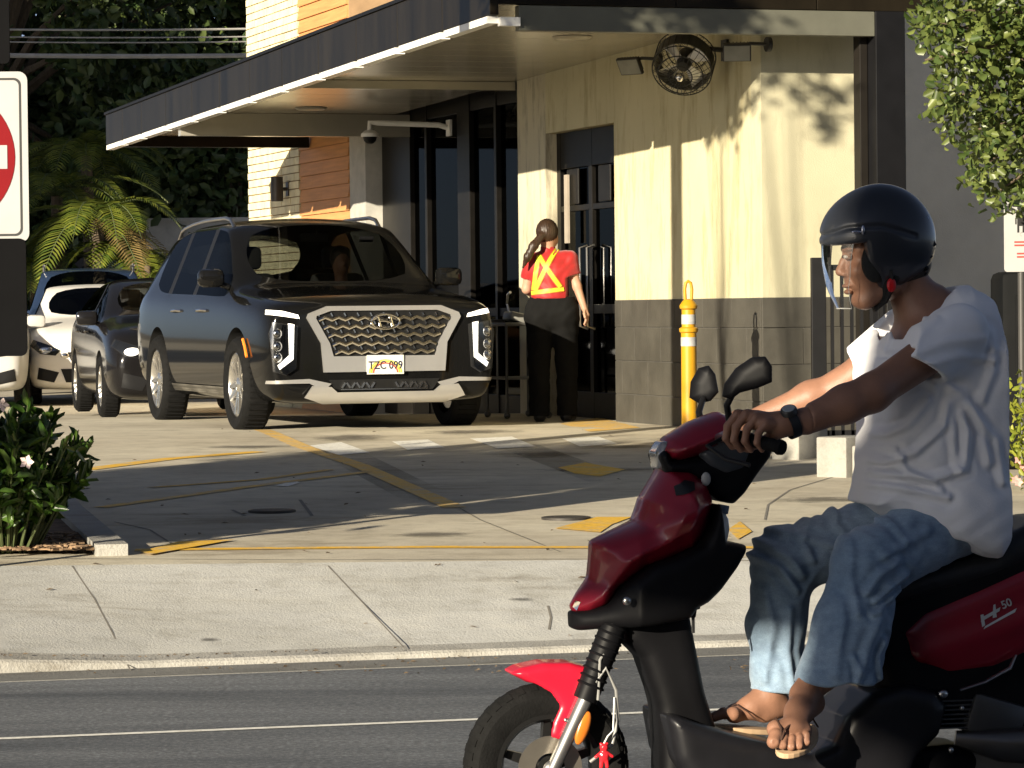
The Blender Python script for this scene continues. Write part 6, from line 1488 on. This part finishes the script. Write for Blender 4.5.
# T-shirt
FOLD = [([(948, 388), (940, 425), (912, 452), (878, 466)], .011, .010), ([(952, 390), (962, 430), (957, 468), (930, 478), (885, 474)], .012, .011), ([(958, 392), (978, 430), (984, 462)], .009, .013),
        ([(950, 400), (948, 440), (952, 470)], .008, .009), ([(866, 484), (900, 487), (940, 496)], .009, .010), ([(925, 400), (905, 425), (878, 440)], .008, .010),
        ([(900, 352), (935, 340), (978, 338)], .008, .010), ([(912, 364), (948, 356), (990, 360)], .008, .010), ([(992, 330), (990, 370), (978, 400)], .008, .012), ([(965, 405), (992, 440), (998, 480)], .008, .012), ([(930, 318), (905, 335), (897, 350)], .006, .009), ([(900, 385), (915, 378), (930, 385)], .008, .010), ([(895, 450), (905, 470), (935, 488)], .007, .008)]
FOLDP = [(SP(L, -.16), a, w) for L, a, w in FOLD]
def fold_field(X, Y, Z, F_, yn=True):
    r = 0
    for L, a, w in F_:
        if getattr(X, 'ndim', 1) == 3: s = seg2(X, Z, L)
        else: s = seg2(X, Z, L)
        r = r-a*np.exp(-(s/w)**2)+a*.55*np.exp(-((s-w*1.9)/w)**2)
    return r*(1/(1+np.exp((Y+.02)*60)) if yn else 1)
HA, HB = S(856, 502, -.1), S(985, 556, -.1); hn = Vector((-(HB[2]-HA[2]), 0, HB[0]-HA[0])).normalized()
SEN, SEF = Vector(SHN).lerp(Vector(EL), .70), Vector(SHF).lerp(Vector(ELF), .66); nN = (Vector(EL)-Vector(SHN)).normalized(); nF = (Vector(ELF)-Vector(SHF)).normalized()
SC_ = Vector(S(925, 370, -.235)); sn_ = Vector((-.42, -.12, -.90)).normalized()
VN = SP([(945, 282), (938, 294), (922, 312), (912, 334), (905, 352), (893, 338), (882, 300), (900, 268), (945, 268)], -.06)
VN2 = SP([(946, 278), (940, 290), (926, 310), (914, 332), (904, 350), (893, 360), (865, 360), (865, 278)], -.20)
def fr_tee(X, Y, Z):
    d = smax(s_poly_b(X, Y, Z, TP), np.abs(Y)-(hwz(Z)+.03*np.clip((.98-np.asarray(Z))/.25, 0, 1)), .07)
    d = smin(d, s_ell(X, Y, Z, S(940, 460, 0), (.165, .195, .19)), .08); d = smin(d, smax(s_ell(X, Y, Z, S(944, 512, 0), (.155, .222, .14)), s_poly_b(X, Y, Z, TP), .02), .07)
    ff = fold_field(X, Y, Z, FOLDP)+.0015*np.sin(X*70+4*np.sin(Z*19))*np.sin(Y*40+Z*50); d = d+ff
    e = smin(s_cap(X, Y, Z, SHN, tuple(SEN), .078, .082), s_cap(X, Y, Z, S(950, 345, -.14), tuple(SEN), .07, .075), .03)+.45*ff
    e = smax(e, (X-SC_.x)*sn_.x+(Y-SC_.y)*sn_.y+(Z-SC_.z)*sn_.z, .006); e = smax(e, -smax(s_cap(X, Y, Z, tuple(SEN-nN*.12), tuple(SEN+nN*.05), .066, .072), (SC_.x-X)*sn_.x+(SC_.y-Y)*sn_.y+(SC_.z-Z)*sn_.z-.035, .01), .004)
    d = smin(d, e, .03)
    e = s_cap(X, Y, Z, SHF, tuple(SEF), .074, .072); e = smax(e, (X-SEF.x)*nF.x+(Y-SEF.y)*nF.y+(Z-SEF.z)*nF.z, .006); e = smax(e, -s_cap(X, Y, Z, tuple(SEF-nF*.05), tuple(SEF+nF*.05), .060, .064), .004)
    d = smin(d, e, .03)
    # hem, with a shallow hollow under it, and the open neck
    hem = -((X-HA[0])*hn.x+(Z-HA[2])*hn.z)+.006*np.sin(X*55)+.004*np.sin(Y*60)
    d = smax(d, hem, .008)
    fl = X[:, 0, :][:, None, :] if getattr(X, 'ndim', 1) == 3 else X
    d = smax(d, -smax(s_poly(fl, Z, VN), np.abs(Y)-.14, .01), .006)
    d = smax(d, -smax(s_poly(fl, Z, VN2), np.abs(Y+.22)-.15, .01), .006)
    d = smax(d, -s_chain(X, Y, Z, [S(925, 280, 0), S(912, 300, 0), S(901, 330, 0), S(893, 350, 0)], [.088, .080, .062, .030], .02), .006)
    return d
m_tee = mat('white cotton', (.82, .82, .84), .85, var=.04, scale=4, bump=.12, bscale=180, sheen=.2)
implicit('t_shirt', fr_tee, *bb([S(1012, 283, -.30), S(838, 560, .30)], .03), .0058, m_tee, rid)
k = M(); k.tube([S(944, 288, -.075), S(930, 305, -.085), S(915, 328, -.075), S(904, 349, -.035), S(900, 352, 0)], .005, 8); 
# jeans
JF = [([(896, 560), (876, 572), (862, 590)], .010, .010), ([(905, 575), (885, 588), (870, 600)], .010, .009), ([(900, 590), (882, 602), (866, 612)], .009, .008), ([(850, 540), (846, 575), (850, 610)], .007, .012), ([(870, 515), (893, 520), (905, 540)], .007, .010),
      ([(875, 612), (862, 640), (852, 668)], .009, .013), ([(838, 600), (832, 640), (826, 672)], .007, .012), ([(930, 530), (905, 545), (880, 555)], .007, .012), ([(880, 640), (872, 655), (876, 676)], .009, .009), ([(845, 655), (850, 668), (848, 680)], .007, .008)]
JFP = [(SP(L, -.24), a, w) for L, a, w in JF]
JF2 = [(SP(L, .02), a, w) for L, a, w in (([(760, 540), (785, 556), (800, 575)], .009, .010), ([(755, 556), (775, 566), (795, 590)], .008, .009), ([(812, 520), (800, 540), (810, 560)], .008, .010), ([(765, 590), (770, 630), (764, 680)], .007, .012), ([(840, 505), (835, 525), (850, 540)], .008, .010), ([(788, 610), (786, 650), (792, 685)], .006, .010), ([(770, 528), (800, 535), (830, 545)], .007, .010))]
CN = [Vector(S(*q)) for q in ((950, 520, -.09), (868, 565, -.185), (852, 625, -.21), (838, 682, -.22))]; CF = [Vector(S(*q)) for q in ((935, 515, .09), (784, 560, .08), (776, 625, .08), (777, 692, .08))]
def fr_jean(X, Y, Z):
    a = s_chain(X, Y, Z, CN, [.100, .094, .096, .112], .03); b = s_chain(X, Y, Z, CF, [.100, .088, .076, .074], .03)
    a = a+fold_field(X, Y, Z, JFP, False); b = b+fold_field(X, Y, Z, JF2, False)
    a = a+.0015*np.sin(Z*70+5*np.sin(X*24+Y*12)); b = b+.0015*np.sin(Z*60+5*np.sin(X*27))
    n1 = S(800, 682, -.22); a = smax(a, (n1[2]-.002-Z)+.10*(n1[0]-X)*0-.004*np.sin(X*60)+.003*np.sin(Y*70), .005); a = smax(a, -s_cap(X, Y, Z, tuple(CN[3]+Vector((0, 0, -.12))), tuple(CN[3]+Vector((.0, 0, -.04))), .096), .004)
    n2 = S(777, 691, .08); b = smax(b, n2[2]-Z-.1*(X-n2[0]), .005); b = smax(b, -s_cap(X, Y, Z, tuple(CF[3]+Vector((0, 0, -.1))), tuple(CF[3]+Vector((0, 0, -.03))), .060), .004)
    d = smin(a, b, .02); d = smin(d, s_ell(X, Y, Z, S(945, 516, 0), (.14, .165, .10)), .04); return d
def denim():
    m, nt, b = nodes_of('faded denim'); n1 = noise_to(nt, 3.2, 5, .6); n2 = noise_to(nt, 22, 6, .7, stretch=(1, 1, 2)); n3 = noise_to(nt, 420, 2)
    r1 = ramp(nt, n1.outputs['Fac'], [(.28, (.13, .21, .32)), (.50, (.25, .345, .45)), (.70, (.37, .46, .55))])
    r2 = ramp(nt, n2.outputs['Fac'], [(.3, (.75, .75, .78)), (.55, (1, 1, 1)), (.75, (1.25, 1.22, 1.18))]); r3 = ramp(nt, n3.outputs['Fac'], [(.35, (.8, .8, .8)), (.65, (1.15, 1.15, 1.15))])
    c = mixc(nt, r1.outputs[0], r2.outputs[0], 1., 'MULTIPLY'); c = mixc(nt, c, r3.outputs[0], .7, 'MULTIPLY'); nt.links.new(c, b.inputs['Base Color']); b.inputs['Roughness'].default_value = .85; b.inputs['Sheen Weight'].default_value = .2
    bp = nt.nodes.new('ShaderNodeBump'); bp.inputs['Strength'].default_value = .35; bp.inputs['Distance'].default_value = .006; nt.links.new(n2.outputs['Fac'], bp.inputs['Height']); nt.links.new(bp.outputs[0], b.inputs['Normal']); return m
implicit('jeans', fr_jean, *bb([S(990, 470, -.33), S(742, 700, .22)], .03), .0062, denim(), rid)
# helmet (its own thing)
HC = S(880, 240, 0); HV = Vector(HC)
hel = thing('helmet', 'glossy dark navy open-face motorcycle helmet with clear visor on the rider', 'helmet', SM @ HV, SA)
def rel(px, py, ly=0.): return tuple(Vector(S(px, py, ly))-HV)
OPN = [(a-HV.x, b-HV.z) for a, b in SP([(780, 247), (846, 245), (864, 243), (868, 260), (877, 274), (884, 290), (884, 340), (780, 340)], -.09)]
BOT = [(a-HV.x, b-HV.z) for a, b in SP([(870, 296), (893, 291), (915, 276), (940, 262), (990, 262), (990, 340), (870, 340)], -.05)]
def fh(X, Y, Z):
    d = s_ell(X, Y, Z, (0, 0, 0), (.150, .128, .150)); d = smin(d, s_ell(X, Y, Z, (-.035, 0, .012), (.122, .112, .10)), .03)
    fl = (X[:, 0, :][:, None, :] if getattr(X, 'ndim', 1) == 3 and X.shape[1] > 1 else X)
    d = smax(d, -s_poly(fl, Z, OPN), .012); d = smax(d, -s_poly(fl, Z, BOT), .012)
    rl = [(a-HV.x, b-HV.z) for a, b in SP([(826, 238), (850, 228), (880, 226), (915, 236)], -.11)]; e = seg2(X, Z, rl)
    d = d+.004*np.exp(-(e/.006)**2)
    return smax(d, -s_ell(X, Y, Z, (.002, 0, -.006), (.124, .100, .124)), .006)
def navy(): return mat('navy helmet shell', (.022, .025, .032), .36, var=.15, coat=.25)
implicit('shell', fh, (-.17, -.15, -.17), (.17, .15, .17), .0042, navy(), hel)
def pad(X, Y, Z):
    d = s_ell(X, Y, Z, rel(876, 262, -.075), (.040, .025, .055)); d = np.minimum(d, s_ell(X, Y, Z, rel(876, 262, .075), (.040, .025, .055)))
    d = smin(d, s_cap(X, Y, Z, rel(893, 276, -.078), rel(884, 300, -.045), .020, .012), .02); return smin(d, s_cap(X, Y, Z, rel(893, 276, .078), rel(884, 300, .045), .020, .012), .02)
implicit('cheek_pad', pad, (-.1, -.12, -.18), (.1, .12, .08), .005, mat('helmet padding', (.015, .016, .015), .9), hel)
k = M(); k.tube([rel(891, 270, -.104), rel(892, 284, -.088), rel(886, 300, -.062), rel(876, 308, -.025), rel(874, 309, 0), rel(876, 308, .025), rel(892, 284, .088)], .010, 8, flat=.5); k.build('chin_strap', mat('black webbing', (.012, .012, .012), .8), hel, smooth=True)
k = M(); k.ball(rel(891.5, 285, -.098), (.013, .007, .019)); k.build('red_buckle', mat('red plastic', (.62, .01, .012), .35), hel, smooth=True)
k = M(); k.ball(rel(863, 230, -.118), (.005, .004, .013)); k.ball(rel(857, 232, -.112), (.016, .006, .005)); k.build('visor_stud', mat('brushed stud', (.5, .5, .55), .25, .9), hel, smooth=True)
k = M(); k.ball(rel(922, 222, -.05), (.020, .03, .028)); k.build('rear_sticker', mat('pale blue sticker', (.20, .25, .36), .3), hel, smooth=True)
k = M()
for i in range(9): k.tube([rel(930-i*1.5, 238+i*4, -.06+.012*(i % 3)), rel(934-i*1.2, 246+i*4, -.06+.014*(i % 3))], .008, 6)
k.build('rear_trim', m_mb, hel, smooth=True)
# visor
V = []; F_ = []; NA, NH = 25, 10
for j in range(NH):
    s = j/(NH-1); py = 244+66*s; fxp = float(np.interp(s, [0, .3, .7, 1], [822.5, 823, 828, 838])); f0 = rel(fxp, py, 0)
    rx = -f0[0]-.00; ry = float(np.interp(s, [0, .5, 1], [.120, .118, .098]))
    for i in range(NA):
        a = (-1+2*i/(NA-1))*R_(float(np.interp(s, [0, .5, 1], [50, 44, 34]))); V.append((-rx*math.cos(a)*1.0, ry*math.sin(a)*1.0, f0[2]+.004*math.cos(a)))
for j in range(NH-1):
    for i in range(NA-1): a = j*NA+i; F_.append((a, a+1, a+NA+1, a+NA))
m_vis = glassmat('clear visor', (.95, .95, .94), .05, 1.2)
vo = fast('visor', V, F_, m_vis, hel, True) 
k = M(); k.tube([V[(NH-1)*NA+i] for i in range(NA)], .0016, 6); k.tube([V[j*NA] for j in range(NH)], .0008, 6); k.build('visor_edge', mat('visor edge', (.45, .45, .43), .2), vo, smooth=True)
# watch
wa = Vector(S(791, 424, -.295)); ax = (Vector(WR)-Vector(EL)).normalized(); t = thing('wrist_watch', 'chunky black wrist watch with a pale dial on the left wrist of the rider', 'watch', SM @ wa, SA)
k = M(); k.lathe((0, 0, 0), ax, [(.0335, -.012), (.038, -.012), (.0385, 0), (.038, .012), (.0335, .012)], 32); k.build('strap', mat('watch strap', (.012, .012, .013), .55), t, smooth=True)
up = Vector((-.25, -.45, .86)); up = (up-ax*up.dot(ax)).normalized(); k = M(); k.lathe(up*.034, up, [(0, .014), (.019, .014), (.022, .010), (.023, 0), (.0, 0)], 26); k.build('case', mat('watch case', (.05, .05, .05), .3, .5), t, smooth=True)
k = M(); k.lathe(up*.0485, up, [(0, .001), (.016, .001), (.017, 0)], 24); k.build('dial', mat('watch dial', (.30, .33, .34), .15), t, smooth=True)
# flip-flops
m_sole = mat('tan foam sole', (.48, .33, .20), .7, var=.15); m_str = mat('dark leather strap', (.06, .03, .02), .6)
def sandal(lb, C_, toe, wdt, nrm, strapsp):
    t = thing('flip_flop', lb, 'sandal', SM @ Vector(C_), SA, 'flip-flops on the rider'); C_ = Vector(C_); toe = Vector(toe)-C_; wd = Vector(wdt).normalized(); up = toe.cross(wd).normalized(); up = up if up.z > 0 else -up
    L = []; 
    for i in range(28):
        a = 2*PI*i/28; f = math.cos(a); L.append(toe*f*(1.)+wd*math.sin(a)*(.050+.012*f))
    k = M(); k.prism([p-up*.014 for p in L], up*.014); k.build('sole', m_sole, t, bevel=.003)
    k = M(); k.tube([Vector(p)-C_ for p in strapsp[0]], .0032, 8, flat=.6); k.tube([Vector(p)-C_ for p in strapsp[1]], .0032, 8, flat=.6); k.build('strap', m_str, t, smooth=True)
cn = Vector(S(799, 727, -.275))+Vector((0, 0, -.030)); tn = Vector(S(788.5, 754, -.392))
sandal('tan-soled flip-flop on the near foot, toes pointing to the road', cn, tn, (1, 0, 0), 0, [[S(781, 740, -.378), S(785, 729, -.366), S(796, 719, -.335), S(813, 719, -.285), S(818, 727, -.27)], [S(781, 740, -.378), S(781, 728, -.364), S(776, 718, -.338), S(772, 722, -.31)]])
cf = Vector(S(747, 727, .06)); tf = Vector(S(708, 724, .045))
sandal('flip-flop on the far foot, lying flat on the floorboard', cf, tf, (0, 1, 0), 0, [[S(722, 712, .028), S(736, 704, .03), S(748, 712, .01), S(756, 720, .01)], [S(722, 712, .028), S(738, 704, .05), S(752, 706, .1), S(760, 716, .11)]])
# ================================================================== CAMERA, LIGHT, RENDER
cd = bpy.data.cameras.new('camera'); cam = bpy.data.objects.new('camera', cd); COL.objects.link(cam); SC.camera = cam
cd.sensor_width = 36; cd.lens = FPX/1024*36; cd.clip_start = .1; cd.clip_end = 3000
cam.matrix_world = Matrix((( CR.x, CU.x, -_f.x, 0), (CR.y, CU.y, -_f.y, 0), (CR.z, CU.z, -_f.z, CAMH), (0, 0, 0, 1)))
SEL, SPH = 13.8, 34.0
ld = bpy.data.lights.new('sun', 'SUN'); ld.energy = 5.0; ld.angle = R_(.4); ld.color = (1., .885, .69); sun = bpy.data.objects.new('sun', ld); COL.objects.link(sun)
dirv = Vector((math.sin(R_(SPH))*math.cos(R_(SEL)), math.cos(R_(SPH))*math.cos(R_(SEL)), -math.sin(R_(SEL))))
sun.rotation_euler = dirv.to_track_quat('-Z', 'Y').to_euler()
w = bpy.data.worlds.new('World'); SC.world = w; w.use_nodes = True; nt = w.node_tree; bg = nt.nodes['Background']
sky = nt.nodes.new('ShaderNodeTexSky'); sky.sky_type = 'NISHITA'; sky.sun_disc = False; sky.sun_elevation = R_(SEL); sky.sun_rotation = R_(180+SPH)
sky.air_density = .36; sky.dust_density = .5; sky.ozone_density = 1.5
hs = nt.nodes.new('ShaderNodeHueSaturation'); hs.inputs['Saturation'].default_value = .72; nt.links.new(sky.outputs[0], hs.inputs['Color']); nt.links.new(hs.outputs[0], bg.inputs[0]); bg.inputs[1].default_value = .05
SC.render.engine = 'CYCLES'; SC.view_settings.view_transform = 'Standard'; SC.view_settings.look = 'None'; SC.view_settings.exposure = 1.12; SC.view_settings.gamma = 1
SC.cycles.use_adaptive_sampling = True; SC.cycles.use_denoising = True; SC.cycles.max_bounces = 8; SC.cycles.transparent_max_bounces = 16
SC.render.resolution_x = 1024; SC.render.resolution_y = 768
